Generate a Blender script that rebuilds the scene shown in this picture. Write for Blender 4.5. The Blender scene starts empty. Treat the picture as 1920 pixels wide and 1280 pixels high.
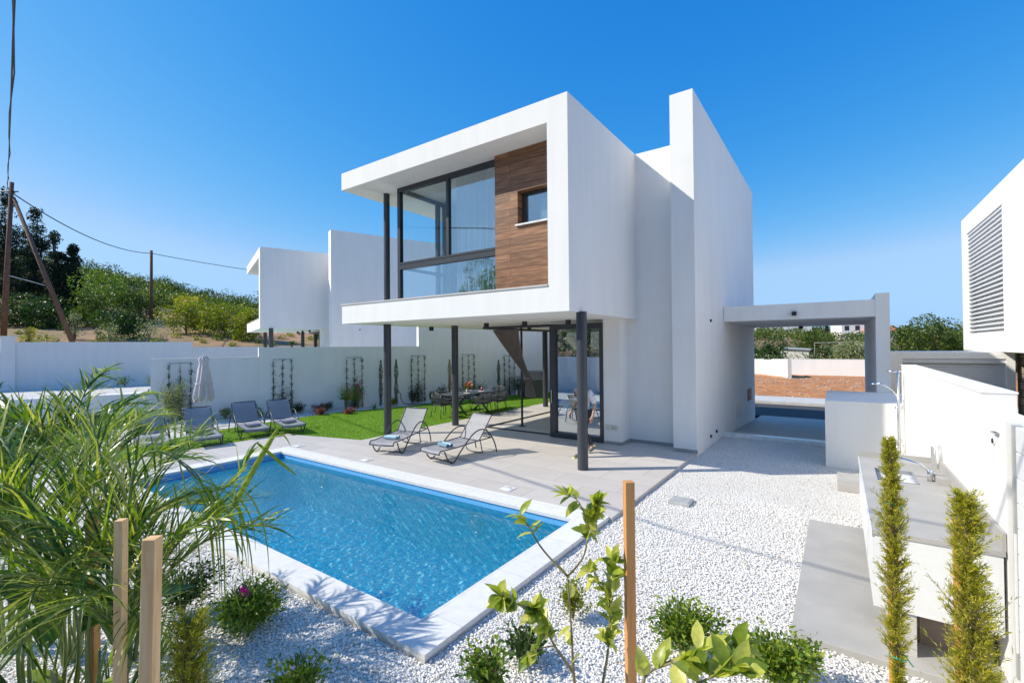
import bpy, math, random
import numpy as np
from mathutils import Vector, Matrix
from math import sin, cos, radians, pi

SC = bpy.context.scene
COL = SC.collection
rng = np.random.default_rng(7)
random.seed(7)

# ------------------------------------------------------------------ camera
CAM_H = 2.4
yaw, pitch, roll = radians(35.179), radians(0.6375), radians(-0.4771)
cd = bpy.data.cameras.new('camera')
cd.sensor_width = 36.0
cd.lens = 868.23 / 1920 * 36
cd.clip_start = 0.05
cd.clip_end = 3000
cam = bpy.data.objects.new('camera', cd)
COL.objects.link(cam)
F = Vector((-sin(yaw) * cos(pitch), cos(yaw) * cos(pitch), sin(pitch)))
Rt = Vector((cos(yaw), sin(yaw), 0))
U = Rt.cross(F)
R2 = Rt * cos(roll) + U * sin(roll)
U2 = -Rt * sin(roll) + U * cos(roll)
m3 = Matrix((R2, U2, -F)).transposed()
cam.matrix_world = Matrix.Translation((0, 0, CAM_H)) @ m3.to_4x4()
SC.camera = cam

# ------------------------------------------------------------------ sky and sun
SUN_AZ, SUN_EL = radians(37.0), radians(39.5)      # light travels towards +X turned by SUN_AZ towards +Y
w = bpy.data.worlds.new('World')
SC.world = w
w.use_nodes = True
nt = w.node_tree
nt.nodes.clear()
sky = nt.nodes.new('ShaderNodeTexSky')
sky.sky_type = 'NISHITA'
sky.sun_disc = False
sky.sun_elevation = SUN_EL
sky.sun_rotation = math.atan2(-cos(SUN_AZ), -sin(SUN_AZ))
sky.altitude = 0
sky.air_density = 1.0
sky.dust_density = 0.25
sky.ozone_density = 3.5
spc = nt.nodes.new('ShaderNodeSeparateColor'); cbc = nt.nodes.new('ShaderNodeCombineColor')
nt.links.new(sky.outputs[0], spc.inputs[0])
SKY_GAIN = 0.15 * 2 ** 0.90


def math_node(op, a, b):
    nd = nt.nodes.new('ShaderNodeMath'); nd.operation = op
    nt.links.new(a, nd.inputs[0]); nd.inputs[1].default_value = b
    return nd.outputs[0]


# clear, polarised looking deep blue : contrast curve per channel
chan = []
for ch, (ex, k) in enumerate([(2.4, 0.70), (0.88, 0.52), (0.36, 0.80)]):
    v_ = math_node('MULTIPLY', spc.outputs[ch], SKY_GAIN)
    v_ = math_node('POWER', v_, ex)
    chan.append(math_node('MULTIPLY', v_, k / SKY_GAIN))
mn = nt.nodes.new('ShaderNodeMath'); mn.operation = 'MINIMUM'
mg = nt.nodes.new('ShaderNodeMath'); mg.operation = 'MINIMUM'
nt.links.new(chan[1], mg.inputs[0]); nt.links.new(math_node('MULTIPLY', chan[2], 0.66), mg.inputs[1])
chan[1] = mg.outputs[0]
nt.links.new(chan[0], mn.inputs[0]); nt.links.new(math_node('MULTIPLY', chan[1], 0.60), mn.inputs[1])
nt.links.new(mn.outputs[0], cbc.inputs[0]); nt.links.new(chan[1], cbc.inputs[1]); nt.links.new(chan[2], cbc.inputs[2])
bg = nt.nodes.new('ShaderNodeBackground')
bg.inputs['Strength'].default_value = 0.15
wo = nt.nodes.new('ShaderNodeOutputWorld')
nt.links.new(cbc.outputs[0], bg.inputs['Color'])
nt.links.new(bg.outputs[0], wo.inputs['Surface'])
sd = bpy.data.lights.new('sun', 'SUN')
sd.energy = 2.95
sd.angle = radians(0.5)
sd.color = (1.0, 0.93, 0.80)
so = bpy.data.objects.new('sun', sd)
COL.objects.link(so)
ldir = Vector((cos(SUN_AZ) * cos(SUN_EL), sin(SUN_AZ) * cos(SUN_EL), -sin(SUN_EL)))
so.rotation_euler = ldir.to_track_quat('-Z', 'Y').to_euler()
so.location = (-20, -15, 30)
SC.view_settings.view_transform = 'Standard'
SC.view_settings.look = 'None'
SC.view_settings.exposure = 0.90
SC.view_settings.gamma = 1.0
SC.cycles.max_bounces = 10
SC.cycles.diffuse_bounces = 4
SC.cycles.glossy_bounces = 4
SC.cycles.transparent_max_bounces = 24
SC.cycles.caustics_reflective = False
SC.cycles.caustics_refractive = False

# ------------------------------------------------------------------ materials
MATS = {}


class NT:
    def __init__(self, name):
        self.m = bpy.data.materials.new(name)
        self.m.use_nodes = True
        self.t = self.m.node_tree
        self.b = self.t.nodes['Principled BSDF']
        self.out = self.t.nodes['Material Output']
        MATS[name] = self.m

    def n(self, typ, **kw):
        nd = self.t.nodes.new(typ)
        for k, v in kw.items():
            if k in nd.inputs:
                nd.inputs[k].default_value = v
            else:
                setattr(nd, k, v)
        return nd

    def l(self, a, b):
        self.t.links.new(a, b)

    def coord(self, kind='Object', scale=None):
        tc = self.n('ShaderNodeTexCoord')
        if scale is None:
            return tc.outputs[kind]
        mp = self.n('ShaderNodeMapping')
        mp.inputs['Scale'].default_value = scale
        self.l(tc.outputs[kind], mp.inputs['Vector'])
        return mp.outputs[0]

    def noise(self, vec, scale, detail=3, rough=0.55):
        nd = self.n('ShaderNodeTexNoise', Scale=scale, Detail=detail, Roughness=rough)
        self.l(vec, nd.inputs['Vector'])
        return nd.outputs['Fac']

    def ramp(self, fac, stops):
        nd = self.n('ShaderNodeValToRGB')
        cr = nd.color_ramp
        while len(cr.elements) < len(stops):
            cr.elements.new(0.5)
        for e, (p, c) in zip(cr.elements, stops):
            e.position = p
            e.color = (c[0], c[1], c[2], 1)
        self.l(fac, nd.inputs[0])
        return nd.outputs[0]

    def mix(self, fac, a, b, mode='MIX'):
        nd = self.n('ShaderNodeMixRGB', blend_type=mode)
        for i, v in ((0, fac), (1, a), (2, b)):
            if hasattr(v, 'links'):
                self.l(v, nd.inputs[i])
            else:
                nd.inputs[i].default_value = v if i == 0 else (v[0], v[1], v[2], 1)
        return nd.outputs[0]

    def bump(self, h, strength, dist=0.01):
        nd = self.n('ShaderNodeBump', Strength=strength, Distance=dist)
        self.l(h, nd.inputs['Height'])
        self.l(nd.outputs[0], self.b.inputs['Normal'])
        return nd

    def base(self, c):
        if hasattr(c, 'links'):
            self.l(c, self.b.inputs['Base Color'])
        else:
            self.b.inputs['Base Color'].default_value = (c[0], c[1], c[2], 1)

    def set(self, **kw):
        for k, v in kw.items():
            self.b.inputs[k.replace('_', ' ')].default_value = v


def simple(name, c, rough=0.5, metal=0.0, var=0.12, nscale=8, bump=0.0, bdist=0.005):
    q = NT(name)
    co = q.coord()
    f = q.noise(co, nscale, 4)
    lo = tuple(x * (1 - var) for x in c)
    hi = tuple(min(1, x * (1 + var)) for x in c)
    q.base(q.ramp(f, [(0.3, lo), (0.7, hi)]))
    q.set(Roughness=rough, Metallic=metal)
    if bump:
        q.bump(q.noise(co, nscale * 12, 3), bump, bdist)
    return q


def plaster(name, c, stain=0.05):
    q = NT(name)
    co = q.coord()
    a = q.noise(co, 0.7, 5, 0.6)
    s = q.noise(q.coord('Object', (2.5, 2.5, 0.25)), 1.4, 4, 0.6)
    col = q.ramp(a, [(0.3, tuple(x * (1 - stain) for x in c)), (0.65, c)])
    st = q.ramp(s, [(0.35, (1 - stain * 1.2,) * 3), (0.6, (1, 1, 1))])
    q.base(q.mix(1.0, col, st, 'MULTIPLY'))
    q.set(Roughness=0.85)
    q.bump(q.noise(co, 90, 3, 0.7), 0.22, 0.006)
    return q


plaster('plaster', (0.85, 0.835, 0.80), 0.035)
plaster('plaster_soffit', (0.82, 0.80, 0.76), 0.02)
plaster('plaster_old', (0.76, 0.755, 0.74), 0.09)
plaster('plaster_cream', (0.70, 0.66, 0.58), 0.05)
simple('anthracite', (0.035, 0.040, 0.050), 0.38, 0.0, 0.1)
simple('column_paint', (0.045, 0.050, 0.060), 0.42, 0.0, 0.12, 3)
simple('skirting', (0.33, 0.32, 0.31), 0.6)
simple('chrome', (0.75, 0.76, 0.78), 0.16, 1.0, 0.03)
simple('steel', (0.55, 0.56, 0.57), 0.3, 1.0, 0.05)
simple('white_paint', (0.74, 0.74, 0.73), 0.4, 0.0, 0.03)
simple('shutter', (0.62, 0.64, 0.65), 0.45, 0.0, 0.03)
simple('black_plastic', (0.02, 0.021, 0.024), 0.5)
simple('grey_plastic', (0.40, 0.41, 0.40), 0.5)
simple('beige_plastic', (0.55, 0.55, 0.50), 0.45)
simple('tie_green', (0.01, 0.30, 0.20), 0.4)
simple('soil', (0.36, 0.15, 0.065), 0.95, 0, 0.35, 1.2, 0.6, 0.05)
simple('asphalt', (0.055, 0.056, 0.06), 0.9, 0, 0.2, 6, 0.3)
simple('concrete', (0.55, 0.53, 0.49), 0.85, 0, 0.1, 3, 0.2)
simple('towel_grey', (0.42, 0.40, 0.46), 0.95, 0, 0.1, 30, 0.6)
simple('towel_blue', (0.40, 0.58, 0.66), 0.95, 0, 0.15, 30, 0.6)
simple('curtain_brown', (0.23, 0.195, 0.18), 0.9, 0, 0.1, 6, 0.2)
simple('parasol_cloth', (0.66, 0.58, 0.57), 0.9, 0, 0.06, 6, 0.2)
simple('bark', (0.20, 0.15, 0.11), 0.9, 0, 0.35, 20, 0.6)
simple('bark_green', (0.23, 0.19, 0.10), 0.85, 0, 0.3, 20, 0.4)
simple('pole_wood', (0.17, 0.085, 0.055), 0.9, 0, 0.3, 5, 0.5)
simple('cable_black', (0.02, 0.02, 0.022), 0.6)
simple('pot_clay', (0.45, 0.2, 0.1), 0.8)
simple('skin', (0.52, 0.30, 0.21), 0.55, 0, 0.08)
simple('hair', (0.05, 0.032, 0.022), 0.7, 0, 0.2, 40, 0.3)
simple('trousers', (0.035, 0.036, 0.050), 0.9, 0, 0.2, 10, 0.3)
simple('shoe_grey', (0.16, 0.16, 0.17), 0.7)
simple('shoe_sole', (0.65, 0.75, 0.25), 0.6)
simple('rope_grey', (0.065, 0.07, 0.08), 0.8, 0, 0.15, 40, 0.4)
simple('cushion_dark', (0.085, 0.09, 0.10), 0.95, 0, 0.1, 30, 0.4)
simple('table_dark', (0.065, 0.075, 0.085), 0.35, 0, 0.15, 8)
simple('plate_white', (0.78, 0.78, 0.76), 0.25)
simple('flower_red', (0.55, 0.03, 0.04), 0.6, 0, 0.4, 60)
simple('flower_pink', (0.72, 0.05, 0.30), 0.6, 0, 0.2, 60)
simple('flower_magenta', (0.65, 0.02, 0.35), 0.6, 0, 0.2, 60)
simple('flower_peach', (0.80, 0.42, 0.22), 0.6, 0, 0.2, 60)
simple('interior', (0.55, 0.53, 0.50), 0.8)
simple('sofa', (0.20, 0.24, 0.24), 0.9)
simple('cover_dark', (0.022, 0.028, 0.034), 0.6, 0, 0.2, 4, 0.3)
simple('roof_tile', (0.45, 0.18, 0.10), 0.8)
simple('gate_grey', (0.11, 0.13, 0.17), 0.5)
simple('paver', (0.40, 0.385, 0.36), 0.75, 0, 0.1, 2.2, 0.15)
simple('recess_shade_brown', (0.28, 0.22, 0.18), 0.8, 0, 0.1)  # shade under the kitchen counter, put into the colour
simple('sink_steel', (0.45, 0.46, 0.48), 0.25, 1.0, 0.05)
simple('water_pool_far', (0.03, 0.33, 0.30), 0.1)

# shirt: pale with small dark dashes
q = NT('shirt')
v = q.n('ShaderNodeTexVoronoi', Scale=14.0)
q.l(q.coord(), v.inputs['Vector'])
q.base(q.ramp(v.outputs['Distance'], [(0.16, (0.10, 0.12, 0.20)), (0.24, (0.72, 0.70, 0.72))]))
q.set(Roughness=0.9)

# stone wall (rough far-off masonry)
q = NT('stone_wall')
br = q.n('ShaderNodeTexBrick', Scale=1.0)
br.inputs['Brick Width'].default_value = 0.45
br.inputs['Row Height'].default_value = 0.2
br.inputs['Mortar Size'].default_value = 0.015
br.inputs['Color1'].default_value = (0.52, 0.45, 0.34, 1)
br.inputs['Color2'].default_value = (0.38, 0.32, 0.24, 1)
br.inputs['Mortar'].default_value = (0.18, 0.15, 0.12, 1)
sx = q.n('ShaderNodeSeparateXYZ')
cx_ = q.n('ShaderNodeCombineXYZ')
ad = q.n('ShaderNodeMath', operation='ADD')
q.l(q.coord(), sx.inputs[0])
q.l(sx.outputs[0], ad.inputs[0]); q.l(sx.outputs[1], ad.inputs[1])
q.l(ad.outputs[0], cx_.inputs[0]); q.l(sx.outputs[2], cx_.inputs[1])
q.l(cx_.outputs[0], br.inputs['Vector'])
q.base(br.outputs[0])
q.set(Roughness=0.9)
q.bump(q.noise(q.coord(), 12, 4), 0.5, 0.03)

# terrace porcelain tiles
q = NT('terrace_tile')
br = q.n('ShaderNodeTexBrick', Scale=1.0, offset=0.5)
br.inputs['Brick Width'].default_value = 1.2
br.inputs['Row Height'].default_value = 0.6
br.inputs['Mortar Size'].default_value = 0.005
br.inputs['Mortar Smooth'].default_value = 0.1
br.inputs['Color1'].default_value = (0.56, 0.515, 0.47, 1)
br.inputs['Color2'].default_value = (0.62, 0.575, 0.53, 1)
br.inputs['Mortar'].default_value = (0.34, 0.32, 0.29, 1)
q.l(q.coord(), br.inputs['Vector'])
f = q.noise(q.coord('Object', (1, 2.2, 1)), 1.1, 6, 0.65)
st = q.ramp(f, [(0.3, (0.90, 0.90, 0.90)), (0.7, (1.0, 1.0, 1.0))])
q.base(q.mix(1.0, br.outputs[0], st, 'MULTIPLY'))
q.set(Roughness=0.55)
q.bump(q.noise(q.coord(), 60, 3), 0.05, 0.003)

# driveway, stamped concrete
q = NT('driveway')
br = q.n('ShaderNodeTexBrick', Scale=1.0)
br.inputs['Brick Width'].default_value = 1.0
br.inputs['Row Height'].default_value = 0.16
br.inputs['Mortar Size'].default_value = 0.006
br.inputs['Color1'].default_value = (0.50, 0.48, 0.44, 1)
br.inputs['Color2'].default_value = (0.42, 0.405, 0.375, 1)
br.inputs['Mortar'].default_value = (0.20, 0.20, 0.20, 1)
q.l(q.coord(), br.inputs['Vector'])
q.base(br.outputs[0]); q.set(Roughness=0.6)
q.bump(q.noise(q.coord(), 30, 3), 0.2)

# coping stone
q = NT('coping_stone')
br = q.n('ShaderNodeTexBrick', Scale=1.0, offset=0.0)
br.inputs['Brick Width'].default_value = 1.0
br.inputs['Row Height'].default_value = 1.0
br.inputs['Mortar Size'].default_value = 0.003
br.inputs['Color1'].default_value = (0.72, 0.71, 0.69, 1)
br.inputs['Color2'].default_value = (0.76, 0.755, 0.74, 1)
br.inputs['Mortar'].default_value = (0.5, 0.49, 0.47, 1)
q.l(q.coord(), br.inputs['Vector'])
f = q.noise(q.coord(), 9, 6, 0.7)
q.base(q.mix(1.0, br.outputs[0], q.ramp(f, [(0.35, (0.90, 0.90, 0.89)), (0.6, (1, 1, 1))]), 'MULTIPLY'))
q.set(Roughness=0.75)
q.bump(q.noise(q.coord(), 45, 4), 0.15, 0.004)

# pool mosaic : small square tiles of mixed blues, near-white ones paint in light sparkle
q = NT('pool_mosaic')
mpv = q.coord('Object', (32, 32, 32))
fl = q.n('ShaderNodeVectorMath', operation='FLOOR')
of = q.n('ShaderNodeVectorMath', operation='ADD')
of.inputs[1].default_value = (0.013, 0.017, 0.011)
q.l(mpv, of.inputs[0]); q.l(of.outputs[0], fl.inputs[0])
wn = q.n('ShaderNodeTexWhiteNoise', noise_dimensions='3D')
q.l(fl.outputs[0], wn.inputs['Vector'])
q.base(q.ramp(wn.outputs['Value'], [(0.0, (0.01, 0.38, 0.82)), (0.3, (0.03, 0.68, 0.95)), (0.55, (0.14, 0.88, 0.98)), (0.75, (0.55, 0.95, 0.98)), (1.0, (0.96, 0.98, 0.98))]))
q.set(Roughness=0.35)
q = NT('pool_band')
br = q.n('ShaderNodeTexBrick', Scale=1.0, offset=0.0)
br.inputs['Brick Width'].default_value = 0.03
br.inputs['Row Height'].default_value = 0.03
br.inputs['Mortar Size'].default_value = 0.0025
br.inputs['Color1'].default_value = (0.05, 0.36, 0.74, 1)
br.inputs['Color2'].default_value = (0.07, 0.42, 0.80, 1)
br.inputs['Mortar'].default_value = (0.35, 0.55, 0.75, 1)
sx = q.n('ShaderNodeSeparateXYZ'); cc = q.n('ShaderNodeCombineXYZ')
ad = q.n('ShaderNodeMath', operation='ADD')
q.l(q.coord(), sx.inputs[0])
q.l(sx.outputs[0], ad.inputs[0]); q.l(sx.outputs[1], ad.inputs[1])
q.l(ad.outputs[0], cc.inputs[0]); q.l(sx.outputs[2], cc.inputs[1])
q.l(cc.outputs[0], br.inputs['Vector'])
q.base(br.outputs[0]); q.set(Roughness=0.25)

# pool water : clear, rippled; caustic light net painted into the transparent tint
q = NT('water')
q.t.nodes.remove(q.b)
tc = q.coord()
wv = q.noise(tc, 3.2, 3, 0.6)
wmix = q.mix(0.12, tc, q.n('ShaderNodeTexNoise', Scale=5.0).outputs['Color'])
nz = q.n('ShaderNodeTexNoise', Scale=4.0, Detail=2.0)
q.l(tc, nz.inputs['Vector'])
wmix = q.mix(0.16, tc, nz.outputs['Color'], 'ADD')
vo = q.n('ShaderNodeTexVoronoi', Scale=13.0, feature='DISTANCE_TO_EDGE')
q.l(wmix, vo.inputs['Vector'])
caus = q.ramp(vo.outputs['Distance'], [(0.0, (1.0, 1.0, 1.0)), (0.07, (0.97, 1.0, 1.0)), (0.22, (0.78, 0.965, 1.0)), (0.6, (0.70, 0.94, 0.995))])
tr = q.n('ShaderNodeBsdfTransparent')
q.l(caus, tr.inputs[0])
gl = q.n('ShaderNodeBsdfGlossy', Roughness=0.02)
fr = q.n('ShaderNodeFresnel', IOR=1.33)
hh = q.noise(tc, 7.0, 3, 0.55)
bp_ = q.n('ShaderNodeBump', Strength=0.35, Distance=0.03)
q.l(hh, bp_.inputs['Height'])
q.l(bp_.outputs[0], gl.inputs['Normal']); q.l(bp_.outputs[0], fr.inputs['Normal'])
ms = q.n('ShaderNodeMixShader')
df = q.n('ShaderNodeBsdfDiffuse'); df.inputs[0].default_value = (0.03, 0.72, 0.98, 1)
mw = q.n('ShaderNodeMixShader', Fac=0.18)
q.l(tr.outputs[0], mw.inputs[1]); q.l(df.outputs[0], mw.inputs[2])
q.l(fr.outputs[0], ms.inputs[0]); q.l(mw.outputs[0], ms.inputs[1]); q.l(gl.outputs[0], ms.inputs[2])
q.l(ms.outputs[0], q.out.inputs[0])


def glass(name, refl, tint, gcol=(0.85, 0.92, 1.0)):
    q = NT(name)
    q.t.nodes.remove(q.b)
    tr = q.n('ShaderNodeBsdfTransparent'); tr.inputs[0].default_value = (*tint, 1)
    gl = q.n('ShaderNodeBsdfGlossy', Roughness=0.004); gl.inputs[0].default_value = (*gcol, 1)
    lw = q.n('ShaderNodeLayerWeight', Blend=0.5)
    pw = q.n('ShaderNodeMath', operation='POWER'); pw.inputs[1].default_value = 4.0
    q.l(lw.outputs['Facing'], pw.inputs[0])
    mr = q.n('ShaderNodeMapRange')
    mr.inputs['To Min'].default_value = refl
    mr.inputs['To Max'].default_value = 1.0
    q.l(pw.outputs[0], mr.inputs['Value'])
    wv = q.noise(q.coord('Object', (0.6, 0.6, 0.9)), 1.5, 1, 0.4)
    bp_ = q.n('ShaderNodeBump', Strength=0.03, Distance=0.02)
    q.l(wv, bp_.inputs['Height']); q.l(bp_.outputs[0], gl.inputs['Normal'])
    ms = q.n('ShaderNodeMixShader')
    q.l(mr.outputs[0], ms.inputs[0]); q.l(tr.outputs[0], ms.inputs[1]); q.l(gl.outputs[0], ms.inputs[2])
    q.l(ms.outputs[0], q.out.inputs[0])


glass('glass', 0.26, (0.86, 0.93, 0.93))
glass('glass_clear', 0.03, (0.96, 0.985, 0.985))
glass('glass_door', 0.42, (0.62, 0.68, 0.70))

# sheer curtain
q = NT('sheer')
q.base((0.78, 0.80, 0.80)); q.set(Roughness=0.95)
tl = q.n('ShaderNodeBsdfTranslucent'); tl.inputs[0].default_value = (0.75, 0.8, 0.82, 1)
ms = q.n('ShaderNodeMixShader', Fac=0.4)
q.l(q.b.outputs[0], ms.inputs[1]); q.l(tl.outputs[0], ms.inputs[2]); q.l(ms.outputs[0], q.out.inputs[0])
simple('curtain_green', (0.30, 0.38, 0.20), 0.9)


# wood cladding: long boards with joints
def wood(name, c1, c2, c3, plank=0.0, axis='X', gs=1.0, rough=0.5):
    q = NT(name)
    sx = q.n('ShaderNodeSeparateXYZ'); q.l(q.coord(), sx.inputs[0])
    if plank:
        br = q.n('ShaderNodeTexBrick', Scale=1.0, offset=0.37)
        br.inputs['Brick Width'].default_value = 3.1
        br.inputs['Row Height'].default_value = plank
        br.inputs['Mortar Size'].default_value = 0.005
        br.inputs['Color1'].default_value = (0.62, 0.62, 0.62, 1)
        br.inputs['Color2'].default_value = (1.1, 1.08, 1.05, 1)
        br.inputs['Mortar'].default_value = (0.06, 0.05, 0.05, 1)
        ad = q.n('ShaderNodeMath', operation='ADD')
        cc = q.n('ShaderNodeCombineXYZ')
        q.l(sx.outputs[0], ad.inputs[0]); q.l(sx.outputs[1], ad.inputs[1])
        q.l(ad.outputs[0], cc.inputs[0]); q.l(sx.outputs[2], cc.inputs[1])
        q.l(cc.outputs[0], br.inputs['Vector'])
        fr = q.n('ShaderNodeMath', operation='FLOOR'); dv = q.n('ShaderNodeMath', operation='DIVIDE')
        dv.inputs[1].default_value = plank
        q.l(sx.outputs[2], dv.inputs[0]); q.l(dv.outputs[0], fr.inputs[0])
        mu = q.n('ShaderNodeMath', operation='MULTIPLY'); mu.inputs[1].default_value = 7.31
        q.l(fr.outputs[0], mu.inputs[0])
        cz = q.n('ShaderNodeCombineXYZ'); a2 = q.n('ShaderNodeMath', operation='ADD')
        q.l(ad.outputs[0], a2.inputs[0]); q.l(mu.outputs[0], a2.inputs[1])
        q.l(a2.outputs[0], cz.inputs[0]); q.l(sx.outputs[2], cz.inputs[2])
        vec = cz.outputs[0]
        sc = (1.2, 1, 16)
    else:
        vec = q.coord()
        sc = (14, 14, 1.2) if axis == 'Z' else (1.2, 14, 14)
    mp = q.n('ShaderNodeMapping'); mp.inputs['Scale'].default_value = tuple(s * gs for s in sc)
    q.l(vec, mp.inputs['Vector'])
    f = q.noise(mp.outputs[0], 1.8, 6, 0.62)
    col = q.ramp(f, [(0.28, c1), (0.5, c2), (0.72, c3)])
    if plank:
        col = q.mix(1.0, col, br.outputs[0], 'MULTIPLY')
    q.base(col)
    q.set(Roughness=rough)
    q.bump(f, 0.15, 0.004)


wood('cladding_wood', (0.12, 0.045, 0.022), (0.27, 0.125, 0.06), (0.46, 0.26, 0.13), plank=0.165)
wood('stake_wood', (0.55, 0.30, 0.11), (0.78, 0.48, 0.22), (0.85, 0.60, 0.33), axis='Z', rough=0.7)
wood('stake_orange', (0.50, 0.20, 0.05), (0.62, 0.29, 0.09), (0.70, 0.38, 0.14), axis='Z', rough=0.6)

# sling fabric of the loungers: fine weave, slightly see-through
q = NT('sling')
q.base(q.ramp(q.noise(q.coord('Object', (60, 300, 60)), 1.0, 2), [(0.3, (0.24, 0.24, 0.27)), (0.7, (0.40, 0.395, 0.42))]))
q.set(Roughness=0.6)
tp = q.n('ShaderNodeBsdfTransparent'); ms = q.n('ShaderNodeMixShader', Fac=0.13)
tl = q.n('ShaderNodeBsdfTranslucent'); tl.inputs[0].default_value = (0.3, 0.3, 0.34, 1)
m2 = q.n('ShaderNodeMixShader', Fac=0.06)
q.l(q.b.outputs[0], m2.inputs[1]); q.l(tl.outputs[0], m2.inputs[2])
q.l(m2.outputs[0], ms.inputs[1]); q.l(tp.outputs[0], ms.inputs[2]); q.l(ms.outputs[0], q.out.inputs[0])


def leafmat(name, cols, rough=0.45, trans=0.35, tcol=None):
    q = NT(name)
    g = q.n('ShaderNodeNewGeometry')
    n = len(cols)
    c = q.ramp(g.outputs['Random Per Island'], [(i / (n - 1), col) for i, col in enumerate(cols)])
    nv = q.ramp(q.noise(q.coord(), 38, 3, 0.7), [(0.3, (0.74, 0.76, 0.7)), (0.62, (1.08, 1.05, 1.0)), (0.8, (1.3, 1.15, 0.9))])
    c = q.mix(1.0, c, nv, 'MULTIPLY')
    q.base(c)
    q.set(Roughness=rough)
    q.b.inputs['Specular IOR Level'].default_value = 0.35
    tl = q.n('ShaderNodeBsdfTranslucent')
    cc = q.mix(1.0, c, tcol or (1.6, 1.9, 0.6), 'MULTIPLY')
    q.l(cc, tl.inputs[0])
    ms = q.n('ShaderNodeMixShader', Fac=trans)
    q.l(q.b.outputs[0], ms.inputs[1]); q.l(tl.outputs[0], ms.inputs[2]); q.l(ms.outputs[0], q.out.inputs[0])


leafmat('leaf_palm', [(0.04, 0.09, 0.012), (0.10, 0.18, 0.02), (0.22, 0.30, 0.035), (0.42, 0.44, 0.08), (0.58, 0.48, 0.22)], 0.3, 0.3)
leafmat('leaf_palm_dark', [(0.025, 0.07, 0.015), (0.06, 0.13, 0.02), (0.12, 0.20, 0.04)], 0.35, 0.25)
leafmat('leaf_citrus', [(0.12, 0.18, 0.025), (0.30, 0.35, 0.05), (0.52, 0.51, 0.11), (0.62, 0.57, 0.20)], 0.35, 0.35)
leafmat('leaf_shrub', [(0.05, 0.11, 0.015), (0.15, 0.24, 0.028), (0.33, 0.38, 0.05)], 0.35, 0.25)
leafmat('leaf_dark', [(0.016, 0.045, 0.010), (0.045, 0.10, 0.016), (0.09, 0.15, 0.03)], 0.4, 0.2)
leafmat('leaf_yellowgreen', [(0.10, 0.14, 0.015), (0.22, 0.25, 0.02), (0.38, 0.36, 0.04)], 0.45, 0.3)
leafmat('leaf_gold', [(0.28, 0.25, 0.02), (0.45, 0.38, 0.03), (0.5, 0.45, 0.08)], 0.45, 0.3)
leafmat('leaf_mid', [(0.03, 0.07, 0.012), (0.085, 0.14, 0.02), (0.19, 0.22, 0.045)], 0.45, 0.25)
leafmat('leaf_olive', [(0.13, 0.16, 0.08), (0.26, 0.29, 0.15), (0.42, 0.44, 0.27)], 0.5, 0.2)
leafmat('leaf_conifer', [(0.010, 0.022, 0.014), (0.022, 0.042, 0.024), (0.04, 0.07, 0.035)], 0.6, 0.12)
leafmat('leaf_thuja', [(0.20, 0.23, 0.02), (0.42, 0.39, 0.035), (0.60, 0.50, 0.08)], 0.5, 0.3)
leafmat('leaf_cypress', [(0.03, 0.06, 0.015), (0.07, 0.11, 0.03), (0.12, 0.16, 0.04)], 0.6, 0.15)
leafmat('leaf_dry', [(0.35, 0.18, 0.08), (0.45, 0.30, 0.16)], 0.7, 0.2)
leafmat('leaf_purple', [(0.12, 0.03, 0.05), (0.25, 0.06, 0.10), (0.3, 0.15, 0.12)], 0.5, 0.2)
leafmat('grass_blade', [(0.12, 0.25, 0.012), (0.20, 0.35, 0.02), (0.32, 0.45, 0.045)], 0.5, 0.25)
leafmat('leaf_climber', [(0.012, 0.028, 0.012), (0.03, 0.055, 0.02), (0.07, 0.10, 0.04)], 0.45, 0.15)

q = NT('lawn_ground')
q.base(q.ramp(q.noise(q.coord(), 1.3, 8, 0.8), [(0.3, (0.13, 0.27, 0.015)), (0.7, (0.22, 0.38, 0.03))]))
q.set(Roughness=0.9)
q.bump(q.noise(q.coord(), 120, 3), 0.8, 0.02)

# pebbles
q = NT('pebble')
g = q.n('ShaderNodeNewGeometry')
q.base(q.ramp(g.outputs['Random Per Island'], [(0.0, (0.45, 0.38, 0.30)), (0.05, (0.62, 0.57, 0.50)), (0.14, (0.78, 0.755, 0.71)), (0.5, (0.86, 0.845, 0.81)), (1.0, (0.90, 0.885, 0.85))]))
q.set(Roughness=0.7)
q = NT('gravel_bed')
vo = q.n('ShaderNodeTexVoronoi', Scale=42.0, Randomness=1.0)
q.l(q.coord(), vo.inputs['Vector'])
vc = q.n('ShaderNodeSeparateColor'); q.l(vo.outputs['Color'], vc.inputs[0])
c1 = q.ramp(vc.outputs[0], [(0.0, (0.66, 0.62, 0.55)), (0.15, (0.83, 0.805, 0.76)), (1.0, (0.92, 0.90, 0.86))])
c2 = q.ramp(vo.outputs['Distance'], [(0.45, (1, 1, 1)), (0.8, (0.56, 0.54, 0.50))])
big = q.ramp(q.noise(q.coord(), 1.2, 5, 0.6), [(0.3, (0.90, 0.89, 0.88)), (0.7, (1, 1, 1))])
q.base(q.mix(1.0, q.mix(1.0, c1, c2, 'MULTIPLY'), big, 'MULTIPLY'))
q.set(Roughness=0.85)
inv = q.n('ShaderNodeMath', operation='SUBTRACT'); inv.inputs[0].default_value = 1.0
q.l(vo.outputs['Distance'], inv.inputs[1])
q.bump(inv.outputs[0], 1.0, 0.02)

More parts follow.
